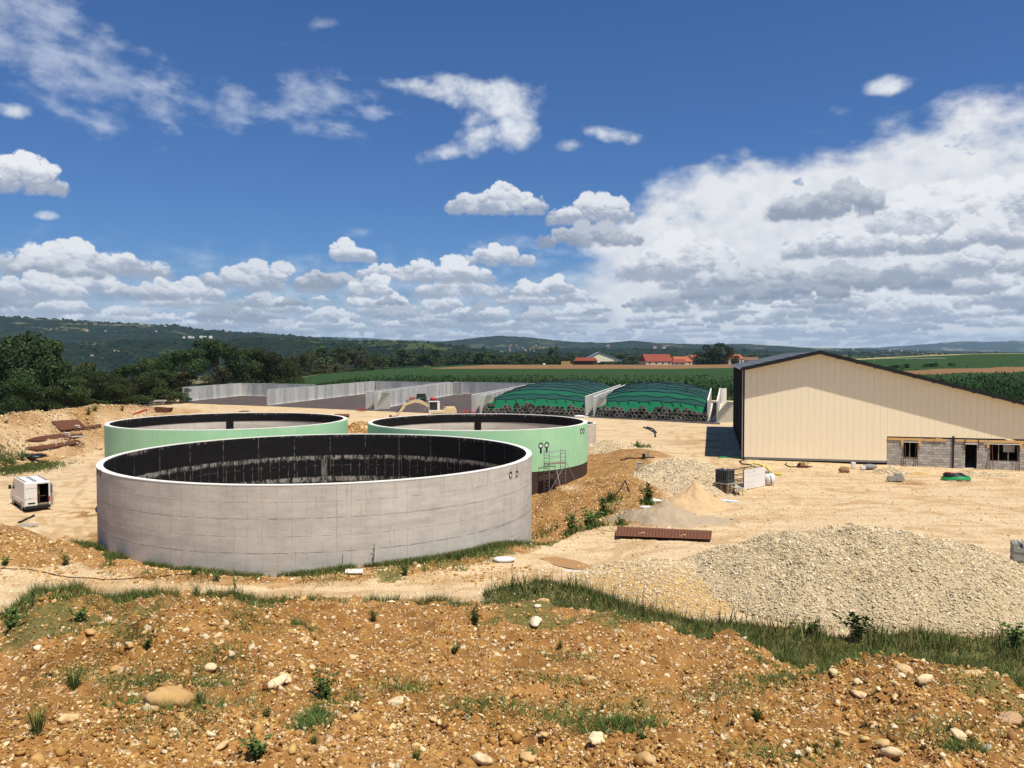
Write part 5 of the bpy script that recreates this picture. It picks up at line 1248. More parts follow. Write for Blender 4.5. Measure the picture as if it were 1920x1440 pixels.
# far-off wood as one mass on the hillsides
rr_ = np.hypot(Vh[:, 0], Vh[:, 1]); cand = np.where((rr_ > 1500) & (rr_ < 5600) & (Vh[:, 2] > -55))[0]
mk = fbm(Vh[cand, 0]/260, Vh[cand, 1]/260, 4, 401); cand = cand[(mk > -.16)]
cand = rng.choice(cand, min(15000, len(cand)), replace=False)
pw_ = Vh[cand]+rng.normal(0, 1, (len(cand), 3))*np.array([14, 14, .5]); sz = rr_[cand]*.0018*rng.uniform(.6, 1.5, len(cand))
mw = Mat('far_wood', .95, .05); mw.color(mw.ramp(mw.rnd, [(0, (.006, .013, .006)), (.6, (.014, .026, .010)), (1, (.034, .050, .019))]))
add_stuff('distant_wood', scatter_mesh('distant_wood', pw_, sz, mw.m, rng, flat=.8, rough=.3, tiltn=.2))
# ------------------------------------------------------------------ farm and houses beyond the fields
M_TILE = plain('red_tiles', (.22, .045, .025), .8, var=.25, scale=1); M_TILE2 = plain('orange_tiles', (.33, .095, .04), .8, var=.25, scale=1); M_WALL = plain('house_render', (.50, .43, .33), .9, var=.1); M_SOLAR = plain('blue_grey_roof', (.13, .17, .23), .35, spec=.5)
M_DKW = plain('dark_timber', (.05, .03, .02), .9)
def house(u0, u1, vbase, eave, ridge_, dist, depth, roofm, wallm, label, cat='house', name='house', skew=0.0, wins=3, gable=False, base=None):
    p, q = PD(u0, vbase, dist), PD(u1, vbase, dist+skew); d = q-p; L = math.hypot(d.x, d.y); rz = math.atan2(d.y, d.x); k = dist/1500
    hE = (vbase-eave)*k; hR = (vbase-ridge_)*k
    t = thing(name, label, cat, (p.x, p.y, p.z-.2 if base is None else base), rz)
    D = depth
    if gable:
        obj('wall', MB().profile([(0, -3), (L, -3), (L, hE), (L*.4, hR-.2), (0, hE)], .3, D-.3), wallm, t)
        obj('roof', MB().profile([(-.8, hE-.4), (L*.4, hR-.15), (L*.4, hR+.15), (-.8, hE)], -.4, D+.4), roofm, t); obj('roof', MB().profile([(L*.4, hR-.15), (L+.8, hE-.4), (L+.8, hE), (L*.4, hR+.15)], -.4, D+.4), roofm, t)
    else:
        obj('wall', MB().box((L/2, D/2, hE/2-1.5), (L, D, hE+3)), wallm, t)
        r = MB().add([(-.5, -.5, hE), (L+.5, -.5, hE), (L+.5, D+.5, hE), (-.5, D+.5, hE), (.3, D/2, hR), (L-.3, D/2, hR), (-.5, -.5, hE-.2), (L+.5, -.5, hE-.2)], [(0, 1, 5, 4), (1, 2, 5), (2, 3, 4, 5), (3, 0, 4), (0, 6, 7, 1)])
        obj('roof', r, roofm, t)
    for i in range(wins):
        w = obj('window', MB().box(((i+.6)*L/max(wins, 1)*.95, -.03, hE*.5), (L/wins*.28, .1, hE*.4)), M_GLASS, t)
    return t
house(1211, 1262, 684, 677, 663.5, 700, 14, M_TILE, M_WALL, 'long red roofed barn beyond the brown field', 'barn', 'barn', skew=8, wins=4)
house(1268, 1298, 684, 677.5, 668, 706, 10, M_TILE2, M_WALL, 'low orange roofed farmhouse right of the long red barn', skew=12)
house(1262, 1285, 685, 679, 673, 690, 6, M_TILE, M_WALL, 'small red annex between the red barn and the orange roofed house', 'annex', wins=2)
house(1296, 1312, 684, 671, 665, 725, 8, M_TILE2, M_WALL, 'small beige house left of the tall farm trees', wins=2)
house(1366, 1395, 683, 672, 664, 715, 10, M_TILE2, M_WALL, 'orange roofed house right of the tall farm trees', skew=10)
house(1396, 1425, 683, 675, 669, 740, 10, plain('brown_tiles', (.16, .09, .06), .9), M_WALL, 'brown roofed house just left of the hangar roof')
house(1095, 1166, 683, 675, 660, 780, 26, M_SOLAR, M_CREAM, 'pale farm shed with a large blue grey sloping roof', 'barn', 'barn', gable=True, wins=1)
house(1077, 1113, 684, 676, 670, 722, 9, M_TILE, M_DKW, 'low open timber shed with a dark red roof', 'shed', 'shed', skew=-8, wins=0)
sh = PD(1100, 684, 717)
for i in range(3): pass
house(1636, 1663, 686.5, 678, 673, 420, 8, plain('brown_red_tiles', (.17, .055, .035), .9), M_WALL, 'tiled house peeping over the hangar roof', skew=3, base=0.8)
bs = thing('straw_bales', 'stacked straw bales left of the low timber shed', 'straw bales', PD(1063, 684, 718)-Vector((0, 0, .3)))
for i in range(5):
    for j in range(3 if i < 4 else 1): obj('bale', MB().box(((i-2)*2.05, 0, .6+j*1.15), (2.0, 1.2, 1.1)), plain('straw', (.42, .27, .11), .95), bs)
tag(obj('tank_drum', MB().lathe([(0.01, 0), (1.1, 0), (1.2, 1.4), (.6, 2.0), (.01, 2.1)], PD(1020, 685, 716)-Vector((0, 0, .3)), 14), M_WHITE, smooth_=True), 'tiny white drum at the far edge of the brown field', 'drum')
irr = thing('irrigation_boom', 'long thin white irrigation boom across the fields on the right', 'irrigation boom', PD(1700, 680, 560))
pts = [PD(1640+i*30, 671.5+(.6 if i % 2 else 0), 560)-irr.location for i in range(13)]
obj('pipe', MB().tube(pts, .10, 5), M_WHITE, irr)
for q in pts[::2]: obj('support', MB().bar(q, q-Vector((0, 0, 3.0)), .12), M_WHITE, irr)
for k, (u, v, d, s) in enumerate([(345, 632.5, 3300, 1), (356, 632, 3300, 1.4), (362, 632.5, 3300, 1), (378, 632, 3300, 1.6), (385, 631, 3300, .8), (395, 632, 3300, 1.5), (163, 620, 3700, 1.1), (198, 620, 3700, .8), (293, 621, 3500, .9), (215, 657, 2300, .8), (222, 658, 2300, .7), (172, 666, 2200, 1.2), (280, 610, 4100, 1), (310, 611, 4100, 1), (425, 621, 4300, .9)]
                              + [(950+random.uniform(0, 75), random.uniform(645, 658), 3700, random.uniform(.5, .9)) for _ in range(16)] + [(1140, 648, 3800, 1.3), (1228, 651, 3800, 1.6), (1245, 651, 3800, 1.6), (1600, 655, 3800, .9), (1690, 657, 3500, 1.0), (1720, 657, 3500, .8), (1668, 657, 3500, .9), (1010, 640, 3800, .6)]):
    p = PD(u, v, d*.86); w = 8*s*d/3500; h = 3.4*s*d/3500
    t = thing('village_house', 'tiny pale house with a tiled roof on the far hillside', 'house', (p.x, p.y, p.z-h*.4), random.uniform(-.4, .4), 'distant village houses')
    obj('wall', MB().box((0, 0, h*.1), (w, w*.7, h*1.4)), M_WHITE if k < 6 else M_WALL, t)
    obj('roof', MB().add([(-w*.52, -w*.37, h*.8), (w*.52, -w*.37, h*.8), (w*.52, w*.37, h*.8), (-w*.52, w*.37, h*.8), (-w*.45, 0, h*1.25), (w*.45, 0, h*1.25)], [(0, 1, 5, 4), (1, 2, 5), (2, 3, 4, 5), (3, 0, 4), (3, 2, 1, 0)]), M_TILE2 if k >= 6 else M_WALL, t)
# ------------------------------------------------------------------ scaffold tower
h = tank_hit(TG2, 1027, 870); nv = (h-Vector((T2[0], T2[1], h.z))).normalized(); sc0 = h+nv*1.0; zg = Hs(sc0.x, sc0.y)
sf = thing('scaffold', 'aluminium scaffold tower with a platform against the green tank', 'scaffold', (sc0.x, sc0.y, zg), math.atan2(nv.y, nv.x)+math.pi/2)
HT = 2.55-zg
for sx in (-.95, .95):
    fr = MB()
    for sy in (-.36, .36): fr.tube([(sx, sy, 0), (sx, sy, HT)], .028, 7)
    fo = obj('ladder_frame', fr, M_STEEL, sf)
    z = .25
    while z < HT-.05: obj('rung', MB().tube([(sx, -.36, z), (sx, .36, z)], .02, 6), M_STEEL, fo); z += .3
for z in (HT-.1, HT-.6):
    for sy in (-.36, .36): obj('guard_rail', MB().tube([(-.95, sy, z), (.95, sy, z)], .022, 6), M_STEEL, sf)
obj('platform', MB().box((0, 0, HT-1.15), (1.9, .66, .07)), plain('plywood', (.20, .15, .10), .9), sf)
for a, b in (((-.95, -.36, .3), (.95, -.36, HT-1.2)), ((.95, .36, .3), (-.95, .36, HT-1.2)), ((.95, -.36, HT-1.0), (2.2, -.9, .3)), ((-.95, .36, 1.2), (.95, .36, 2.0))): obj('brace', MB().tube([a, b], .022, 6), M_STEEL, sf)
obj('plank', MB().bar((.2, -.75, .0), (-.35, -.42, HT-1.0), .09, .04), plain('pale_plank', (.62, .54, .42), .8), sf)
# ------------------------------------------------------------------ van
vg = G(50, 960, 60, 110)
vg = Vector((vg.x, vg.y, Hs(vg.x, vg.y)))
van = thing('van', 'white high roof panel van with its right rear door open', 'van', vg+Vector((.9, .3, 0)), math.radians(90+42)); van.scale = (1.13, 1.1, 1.1)
SP_ = [(0, .42), (0, 2.52), (.08, 2.62), (4.15, 2.66), (4.55, 2.45), (5.35, 1.42), (5.95, 1.18), (6.05, .95), (6.05, .42)]
for sy, nm in ((.985, 'side'), (-.985, 'side')):
    o = obj('side_panel', MB().profile(SP_, sy-.025, sy+.025), M_WHITE, van, bevel=.015)
    obj('sill_trim', MB().box((2.9, sy*1.015, .50), (3.0, .05, .22)), M_BLACKP, van); obj('rub_strip', MB().box((2.2, sy*1.03, 1.02), (3.3, .03, .07)), M_BLACKP if sy < 0 else M_WHITE, van)
    obj('panel_groove', MB().box((2.95, sy*1.02, 1.45), (.02, .02, 1.7)), M_STEEL, van); obj('panel_groove', MB().box((1.45, sy*1.02, 1.5), (.02, .02, 1.8)), M_STEEL, van)
    obj('side_window', MB().profile([(4.12, 1.55), (5.15, 1.55), (4.62, 2.25), (4.15, 2.30)], sy*1.03-.008, sy*1.03+.008), M_GLASS, van)
    for x in (1.15, 4.85):
        w = obj('wheel', MB().lathe([(.01, -.12), (.22, -.12), (.34, -.11), (.35, 0), (.34, .11), (.22, .12), (.01, .12)], (0, 0, 0), 20, axis='Y'), M_DARK, van, True); w.location = (x, sy*.90, .35)
        obj('rim', MB().lathe([(.01, -.02), (.20, 0), (.21, .03), (.01, .05)], (0, .10 if sy > 0 else -.14, 0), 14, axis='Y'), M_STEEL, w)
        obj('wheel_arch', MB().lathe([(.36, -.02), (.46, -.02), (.46, .02), (.36, .02), (.36, -.02)], (x, sy*1.01, .38), 20, axis='Y'), M_BLACKP, van)
    m_ = obj('mirror', MB().box((4.95, sy*1.24, 1.72), (.14, .22, .36)).bar((4.98, sy*1.0, 1.6), (4.95, sy*1.2, 1.65), .07), M_BLACKP, van, bevel=.02)
    obj('roof_rail', MB().bar((.3, sy*.86, 2.70), (4.0, sy*.86, 2.72), .05, .06), M_STEEL, van)
    obj('tail_light', MB().box((-.02, sy*.93, 1.05), (.06, .12, .42)), plain('red_lamp', (.30, .008, .010), .25, spec=.6), van)
obj('roof', MB().profile([(0, 2.57), (0.06, 2.63), (4.15, 2.67), (4.55, 2.46), (4.5, 2.40), (4.1, 2.61)], -.96, .96), M_WHITE, van)
for y in (.03, ): 
    for k in range(7): obj('roof_strip', MB().box((.55+k*.52, y, 2.665+.004*k), (.34, .30, .012)), plain('grey_roof_strip', (.30, .32, .34), .6), van)
obj('windscreen', MB().profile([(4.56, 2.44), (5.36, 1.41), (5.30, 1.38), (4.50, 2.42)], -.93, .93), M_GLASS, van)
obj('bonnet', MB().profile([(5.30, 1.42), (5.95, 1.19), (6.04, .95), (6.04, .45), (5.2, .45)], -.96, .96), M_WHITE, van)
obj('cargo_floor', MB().box((2.1, 0, .60), (4.1, 1.9, .08)), plain('cargo_ply', (.20, .16, .12), .9), van); obj('bulkhead', MB().box((4.1, 0, 1.6), (.06, 1.9, 2.0)), M_DARK, van)
obj('cargo_lining', MB().box((2.1, -.93, 1.6), (4.0, .03, 1.9)), M_DARK, van); obj('cargo_lining', MB().box((2.1, .93, 1.6), (4.0, .03, 1.9)), M_DARK, van); obj('cargo_lining', MB().box((2.1, 0, 2.54), (4.0, 1.8, .03)), M_DARK, van)
obj('shelf', MB().box((1.0, -.2, 1.35), (1.4, .08, 1.5)).box((1.0, -.5, 1.3), (1.2, .5, .05)), M_RUST, van)
obj('strap', MB().bar((.2, -.15, 2.3), (.25, -.18, 1.5), .04), plain('brass', (.5, .35, .1), .4), van)
dl = obj('rear_door', MB().box((-.03, .49, 1.55), (.06, .95, 2.0)), M_WHITE, van, bevel=.015)
obj('groove', MB().box((-.065, .49, 2.12), (.012, .9, .02)), M_STEEL, dl); obj('groove', MB().box((-.065, .49, 1.18), (.012, .9, .02)), M_STEEL, dl); obj('plate_recess', MB().box((-.068, .48, .78), (.014, .56, .13)), M_DARK, dl); obj('handle', MB().box((-.075, .60, 1.24), (.03, .08, .06)), M_DARK, dl)
dr = obj('rear_door', MB().box((-.47, -1.04, 1.55), (.93, .05, 2.0)), M_WHITE, van, bevel=.015)
obj('door_trim', MB().box((-.47, -1.005, 2.0), (.7, .02, .7)), M_STEEL, dr); obj('tail_light', MB().box((-.90, -1.075, 1.1), (.08, .03, .5)), plain('red_lamp', (.3, .01, .01)), dr)
obj('rear_frame', MB().box((.0, 0, 2.53), (.08, 1.96, .13)).box((.0, -.93, 1.5), (.08, .08, 2.0)).box((.0, .93, 1.5), (.08, .08, 2.0)), M_WHITE, van)
obj('bumper', MB().box((-.06, 0, .42), (.22, 2.02, .26)), M_BLACKP, van, bevel=.03); obj('underbody', MB().box((3.0, 0, .36), (5.6, 1.7, .12)), M_DARK, van)
# ------------------------------------------------------------------ excavator
ep = P(824, 786, 0)
ex = thing('excavator', 'cream wheeled excavator with its boom bent down to the left', 'excavator', (ep.x, ep.y, .0), math.atan2(-ep.x, ep.y)*0+.12)
for sy in (-1.1, 1.1):
    tr = obj('track', MB().profile([(-2.0, .1), (-1.7, 0), (1.7, 0), (2.0, .1), (2.15, .45), (1.9, .8), (-1.9, .8), (-2.15, .45)], sy-.28, sy+.28), M_DARK, ex, bevel=.04)
obj('undercarriage', MB().box((0, 0, .75), (2.4, 1.7, .35)).lathe([(.7, .85), (.7, 1.05)], n=20), M_DARK, ex)
obj('body', MB().profile([(-1.6, 1.05), (2.9, 1.05), (3.0, 1.3), (2.9, 1.85), (1.0, 1.9), (.6, 1.55), (-1.6, 1.55)], -1.25, 1.25), M_MACH, ex, bevel=.05)
obj('engine_cover', MB().box((1.9, .1, 2.0), (1.7, 1.9, .35)), M_MACH, ex, bevel=.08); obj('exhaust', MB().tube([(1.2, .7, 1.9), (1.2, .7, 2.6)], .06, 8), M_DARK, ex); obj('handrail', MB().tube([(.6, -1.2, 1.6), (.6, -1.2, 2.3), (2.4, -1.2, 2.3), (2.4, -1.2, 1.9)], .03, 6), M_MACH, ex)
cb = obj('cab', MB().box((-1.0, -.75, 1.45), (1.75, .98, .5)).box((-.18, -.75, 2.3), (.42, .96, 1.7)).box((-1.84, -1.2, 2.3), (.09, .09, 1.5)).box((-1.84, -.3, 2.3), (.09, .09, 1.5)).box((-1.0, -.75, 3.18), (1.9, 1.05, .14)), M_WHITE, ex, bevel=.02)
obj('window', MB().box((-1.1, -1.22, 2.35), (1.35, .03, 1.4)), M_GLASS, cb); obj('window', MB().box((-1.86, -.75, 2.35), (.03, .8, 1.4)), M_GLASS, cb)
def beam(pts, ws, y, hw):
    m = MB(); n = len(pts); vs = []
    for i, (x, z) in enumerate(pts):
        a = Vector(pts[max(i-1, 0)]); b = Vector(pts[min(i+1, n-1)]); d = (b-a).normalized(); nx, nz = -d.y, d.x
        for s in (1, -1):
            for yy in (-hw, hw): vs.append((x+nx*ws[i]*s, y+yy, z+nz*ws[i]*s))
    f = []
    for i in range(n-1):
        o = i*4; f += [(o, o+4, o+5, o+1), (o+2, o+3, o+7, o+6), (o, o+2, o+6, o+4), (o+1, o+5, o+7, o+3)]
    f += [(0, 1, 3, 2), (n*4-4, n*4-2, n*4-1, n*4-3)]; return m.add(vs, f)
obj('boom', beam([(-1.5, 1.5), (-2.3, 2.6), (-3.3, 3.1), (-4.3, 3.2), (-5.6, 2.75), (-6.1, 2.4)], [.20, .26, .30, .25, .18, .13], .35, .2), M_MACH, ex)
obj('stick', beam([(-5.7, 3.0), (-6.2, 2.3), (-7.2, .9), (-7.5, .45)], [.16, .28, .18, .14], .35, .16), M_MACH, ex)
obj('hydraulic_ram', MB().tube([(-1.9, .35, 1.2), (-3.3, .35, 2.7)], .08, 8), M_STEEL, ex); obj('hydraulic_ram', MB().tube([(-3.4, .35, 3.55), (-5.7, .35, 3.15)], .08, 8), M_STEEL, ex); obj('hydraulic_ram', MB().tube([(-6.4, .35, 2.5), (-7.6, .35, 1.1)], .07, 8), M_DARK, ex)
obj('bucket', MB().profile([(-7.4, .7), (-7.2, .25), (-7.7, -.1), (-8.5, .1), (-8.8, .6), (-8.5, .85), (-8.2, .5), (-7.8, .55)], -.2, .9), M_RUST, ex)
# small machine and odds on the slab behind
mg = P(786, 755.5, 0.06)
mc = thing('tractor', 'dark little tractor with a reddish front, parked by the inner silo wall', 'tractor', mg, .1)
obj('bonnet', MB().box((-1.6, 0, 1.0), (1.3, 1.0, .8)), plain('faded_red', (.34, .13, .08), .6), mc, bevel=.06)
obj('cab', MB().box((.5, 0, 1.1), (2.6, 1.5, .7)).box((.5, 0, 2.15), (2.4, 1.5, .1)), plain('teal_dark', (.04, .07, .07), .5), mc, bevel=.03); obj('window', MB().box((.5, 0, 1.78), (2.2, 1.4, .65)), M_GLASS, mc)
for x, r in ((-1.7, .42), (1.0, .62)):
    for sy in (-.75, .75): obj('wheel', MB().lathe([(.01, -.16), (r*.8, -.18), (r, -.12), (r, .12), (r*.8, .18), (.01, .16)], (x, sy, r), 16, axis='Y'), M_DARK, mc)
for (u, lab) in ((751, 'bigger of two black hose coils lying on the slab by the wall'), (762, 'smaller black hose coil beside the tractor')):
    q = P(u, 756.5, .06); c = MB()
    for k in range(4): c.lathe([(.55-.03*k, .10+.16*k), (.68-.03*k, .18+.16*k), (.55-.03*k, .26+.16*k), (.42, .18+.16*k), (.55-.03*k, .10+.16*k)], n=16)
    tag(obj('hose_coil', c, M_BLACKP, loc=q, smooth_=True), lab, 'hose coil')
dm = thing('liquid_tank', 'blue grey plastic liquid tank standing by the inner silo wall', 'tank', P(736, 760, .06)); obj('body', MB().lathe([(.01, .1), (.55, .1), (.6, .2), (.6, 1.2), (.5, 1.35), (.01, 1.4)], n=18), plain('grey_blue_plastic', (.42, .48, .55), .4), dm, True); obj('band', MB().lathe([(.61, .95), (.63, .95), (.63, 1.08), (.61, 1.08)], n=18), M_RUST, dm); obj('base', MB().box((0, 0, .06), (1.2, 1.0, .12)), M_PALW, dm)
rd = thing('fuel_can', 'red round fuel bowser on the slab above the excavator cab', 'fuel tank', P(812, 754.5, .06)); obj('body', MB().lathe([(.01, -.7), (.45, -.65), (.5, 0), (.45, .65), (.01, .7)], (0, 0, .75), 14, axis='X'), M_RED, rd, True); obj('stand', MB().box((-.4, 0, .15), (.1, .9, .3)).box((.4, 0, .15), (.1, .9, .3)), M_DARK, rd)
def rack_pile(u, v, label, n=9, w=1.6):
    q = P(u, v, 0.05); t = thing('steel_props', label, 'steel props', q); rs = random.Random(int(u))
    for i in range(n): 
        x = rs.uniform(-w/2, w/2); obj('prop', MB().tube([(x, -.3, .1+rs.uniform(0, .5)), (x+rs.uniform(-.5, .5), .5, .15+rs.uniform(0, .9))], .045, 6), M_RED, t)
    obj('base_frame', MB().bar((-w/2, 0, .06), (w/2, 0, .06), .1).bar((-w/2, .3, .3), (w/2, .3, .3), .06), M_RED, t)
rack_pile(878, 777, 'tangle of red steel props before the steps left of the green heap', 14, 2.6); rack_pile(677, 770.5, 'small row of red steel props by the leftmost silo steps', 8, 1.8)
for (u, v, s, lab) in ((905, 779, .5, 'white sack by the left end of the tyre rows'), (948, 780.5, .6, 'flat white sack in front of the tyre rows'), (1086, 782.5, .7, 'pale blue sacks at the right end of the left tyre rows'), (1099, 783, .35, 'small pale rag beside the middle silo steps'),
        (945, 1053, .42, 'dusty white sack lying by the road right of the concrete tank'), (1228, 941, .35, 'white sheet scrap beside the single upright weed'), (1210, 953, .3, 'white plastic scrap near the slurry patch')):
    q = G(u, v, 20, 200); bv, bf = ico(1); me = np_mesh('sack', bv*np.array([1.5, .8, .35])*s*(1+rng.uniform(-.12, .12, (len(bv), 1))), bf, plain('white_sack', (.66, .66, .64), .7), True)
    o = bpy.data.objects.new('sack', me); COL.objects.link(o); o.location = q+Vector((0, 0, s*.25)); tag(o, lab, 'sack')
# ------------------------------------------------------------------ rusty mesh mats
def mesh_mat(corners, label, th=.05, nx=20, ny=8, flat=None, lift=.05):
    c = [(P(u, v, flat) if flat is not None else G(u, v, 30, 220))+Vector((0, 0, lift)) for u, v in corners]; o0 = c[0].copy(); c = [q-o0 for q in c]
    t = thing('reinforcing_mesh', label, 'steel mesh', o0)
    up = Vector((0, 0, th)); b = MB().add(c+[q+up for q in c], [(0, 1, 2, 3), (7, 6, 5, 4), (0, 4, 5, 1), (1, 5, 6, 2), (2, 6, 7, 3), (3, 7, 4, 0)])
    obj('mat_stack', b, M_RUST, t)
    for i in range(nx+1):
        f = i/nx; p = c[0].lerp(c[1], f)+up*1.25; q = c[3].lerp(c[2], f)+up*1.25; obj('bar', MB().bar(p, q, .022), M_RUST2, t)
    for i in range(ny+1):
        f = i/ny; p = c[0].lerp(c[3], f)+up*1.55; q = c[1].lerp(c[2], f)+up*1.55; obj('bar', MB().bar(p, q, .022), M_RUST2, t)
M_RUST2 = plain('rusty_bar', (.30, .14, .08), .9, var=.3)
mesh_mat([(1155, 1007), (1333, 1014), (1335, 998.5), (1157, 990)], 'long rusty reinforcing mesh stack lying in front of the sand heaps', .035, 30, 8, flat=.11)
for s, (u, v) in enumerate(((1198, 1001), (1276, 1005))): 
    q = P(u, v, .22); tag(obj('wood_scrap', MB().bar((0, 0, 0), (.35, .25, .03), .05).bar((.1, .1, .04), (.3, -.1, .04), .04), M_WOOD, loc=q), ['left', 'right'][s]+' pale wood scrap on the long rusty mesh', 'wood scrap')
mesh_mat([(115, 809), (162, 803), (146, 789), (96, 792)], 'square rusty mesh lying on the slope of the earth berm', .07, 14, 10, lift=.15)
mesh_mat([(88, 829), (152, 821), (156, 815), (100, 817)], 'rusty mesh with a pallet on it, at the foot of the berm', .07, 20, 8, lift=.15)
mesh_mat([(47, 828), (88, 829), (100, 817), (70, 821)], 'rusty mesh left of the one with the pallet', .07, 12, 8, lift=.12)
mesh_mat([(75, 846), (150, 832), (148, 828), (47, 842)], 'nearest rusty mesh at the foot of the berm, beside the track', .07, 20, 8, lift=.14)
mesh_mat([(140, 809), (190, 800), (189, 797), (138, 806)], 'narrow rusty mesh strip leading to the left green tank', .07, 16, 4, lift=.12)
q = G(140, 823, 60, 200); pt_ = thing('pallet', 'grey timber pallet lying on the rusty mesh', 'pallet', q+Vector((0, 0, .3)), .1)
for k in range(5): obj('slat', MB().box((0, -.8+k*.4, .1), (3.0, .2, .04)), plain('grey_timber2', (.42, .38, .32), .9), pt_)
for k in (-1.2, 0, 1.2): obj('bearer', MB().box((k, 0, 0), (.12, 1.8, .14)), plain('grey_timber2', (1, 1, 1)), pt_)
for (u, v, lab) in ((126, 821, 'white plastic piece leaning on the grey pallet'), (145, 807, 'small white box at the end of the narrow mesh')):
    tag(obj('plastic_piece', MB().box((0, 0, .25), (.7, .12, .5), rz=.4, rx=.5).box((.1, .2, .1), (.5, .3, .15)), M_WHITE, loc=G(u, v, 60, 200)+Vector((0, 0, .4))), lab, 'plastic piece')
for (u, v, lab) in ((101, 838, 'left of two thin white trestles on the nearest mesh'), (116, 834, 'right of two thin white trestles on the nearest mesh')):
    g = G(u, v, 60, 200)+Vector((0, 0, .2)); tag(obj('trestle', MB().tube([(-.5, 0, .8), (.3, 0, .8), (.35, 0, 0)], .05, 6).tube([(0, 0, .8), (-.05, .3, 0)], .05, 6), M_WHITE, loc=g), lab, 'trestle')
g = G(53, 857, 60, 200); bv, bf = ico(1); o = bpy.data.objects.new('plastic_sheet', np_mesh('plastic_sheet', bv*np.array([2.6, 1.3, .35])*(1+rng.uniform(-.3, .3, (len(bv), 1))), bf, M_BLACKP)); COL.objects.link(o); o.location = g+Vector((0, 0, .15)); tag(o, 'crumpled black plastic sheet beside the dirt track', 'plastic sheet')
g = G(51, 987, 40, 110); t = thing('timber_pile', 'little pile of grey timber on the ground behind the van', 'timber', g)
for k in range(6): obj('plank', MB().box((random.uniform(-.2, .2), -.35+k*.14, .06+.05*(k % 3)), (1.5, .12, .05), rz=random.uniform(-.3, .3)), plain('grey_timber2', (1, 1, 1)), t)
def hose(pxs, r, mat, label, name='hose', cat='hose', lo=25, hi=220, lift=None, loops=0):
    pts = [G(u, v, lo, hi) for u, v in pxs]; out = []
    for a, b in zip(pts[:-1], pts[1:]):
        for k in range(6):
            q = a.lerp(b, k/6); q.z = Hs(q.x, q.y)+(r if lift is None else lift); out.append(q)
    q = pts[-1].copy(); q.z = Hs(q.x, q.y)+(r if lift is None else lift); out.append(q)
    o0 = out[0].copy(); return tag(obj(name, MB().tube([q-o0 for q in out], r, 6), mat, loc=o0, smooth_=True), label, cat)
hose([(64, 968), (50, 974), (35, 981)], .09, M_DARK, 'black cable running from the van door to the timber pile', 'cable', 'cable')
hose([(0, 1066), (55, 1068), (120, 1082), (200, 1088), (300, 1082), (430, 1080), (520, 1082)], .025, M_RUST, 'thin dark cable lying along the road before the concrete tank', 'cable', 'cable')
hose([(1180, 922), (1172, 902), (1165, 915), (1155, 928), (1146, 940)], .05, M_DARK, 'thin dark cable crossing the ochre ridge', 'cable', 'cable')
hose([(1207, 802), (1218, 806), (1228, 812), (1229, 820)], .11, M_BLACKP, 'lower black pipe curving on the bank near the yard', 'pipe', 'pipe')
hose([(1213, 801), (1224, 805), (1231, 812)], .09, M_BLACKP, 'upper black pipe curving on the bank near the yard', 'pipe', 'pipe')
hose([(1347, 859), (1365, 857.5), (1380, 859), (1395, 861)], .07, M_GRN, 'green hose lying at the corner of the hangar')
hose([(1396, 863), (1386, 866), (1392, 871), (1410, 873)], .06, M_BLACKP, 'black hose loop at the corner of the hangar')
hose([(1412, 870), (1425, 872), (1438, 878), (1446, 886), (1452, 889), (1468, 891)], .07, M_YEL, 'yellow hose winding behind the white banner')
hose([(1437, 874), (1441, 880), (1449, 888), (1460, 892), (1442, 884)], .06, M_YEL, 'second strand of yellow hose right of the white banner')
hose([(1475, 868), (1472, 872), (1480, 876), (1510, 876), (1523, 875)], .05, M_DARK, 'black cable loop round the small rusty machine')
hose([(1164, 863), (1190, 861), (1210, 859), (1228, 859)], .07, M_RUST, 'rusty bar lying on top of the ochre ridge', 'bar', 'bar')
# ------------------------------------------------------------------ items on the yard
def pallet(loc, rz, label=None, group=None, mat=None, first=[None]):
    t = thing('pallet', label, 'pallet', loc, rz, group); m = mat or M_PALW
    for k in range(7): obj('slat', MB().box((0, -.36+k*.12 if False else -.54+k*.18, .133), (1.0, .10, .022)), m, t)
    for y in (-.55, 0, .55):
        for x in (-.43, 0, .43): obj('block', MB().box((x, y, .07), (.14, .12, .09)), m, t)
    for x in (-.43, 0, .43): obj('bearer', MB().box((x, 0, .012), (.12, 1.2, .022)), m, t); obj('bearer', MB().box((x, 0, .117), (.12, 1.18, .012)), m, t)
    return t
pb = P(1359, 927, 0); pz = Hs(pb.x, pb.y); pr = R_(40)
p1_ = pallet(pb+Vector((0, 0, pz)), pr, 'bottom pallet of the stack under the black container', 'pallets stacked under the black container')
names = ['second', 'third', 'fourth', 'fifth', 'topmost']
for k in range(1, 6): dup(p1_, pb+Vector((random.uniform(-.02, .02), random.uniform(-.02, .02), pz+k*.146)), pr+random.uniform(-.03, .03), names[k-1]+' pallet from the ground in the stack under the black container')
z0 = pz+6*.146
ib = thing('container', 'black caged liquid container standing on stacked pallets', 'container', pb+Vector((0, 0, z0)), pr)
obj('bottle', MB().box((0, 0, .60), (.92, 1.12, .98)), M_BLACKP, ib, bevel=.05); obj('base', MB().box((0, 0, .06), (1.0, 1.2, .12)), M_STEEL, ib)
obj('cap', MB().lathe([(.01, 0), (.09, 0), (.09, .10), (.01, .11)], (0, 0, 1.09), 12), M_WHITE, ib)
M_CAGE = plain('cage_grey', (.13, .14, .14), .6, .3)
for x in (-.48, .48):
    for k in range(6): obj('cage_bar', MB().bar((x, -.5+k*.2, .1), (x, -.5+k*.2, 1.1), .035), M_CAGE, ib)
for y in (-.58, .58):
    for k in range(5): obj('cage_bar', MB().bar((-.4+k*.2, y, .1), (-.4+k*.2, y, 1.1), .035), M_CAGE, ib)
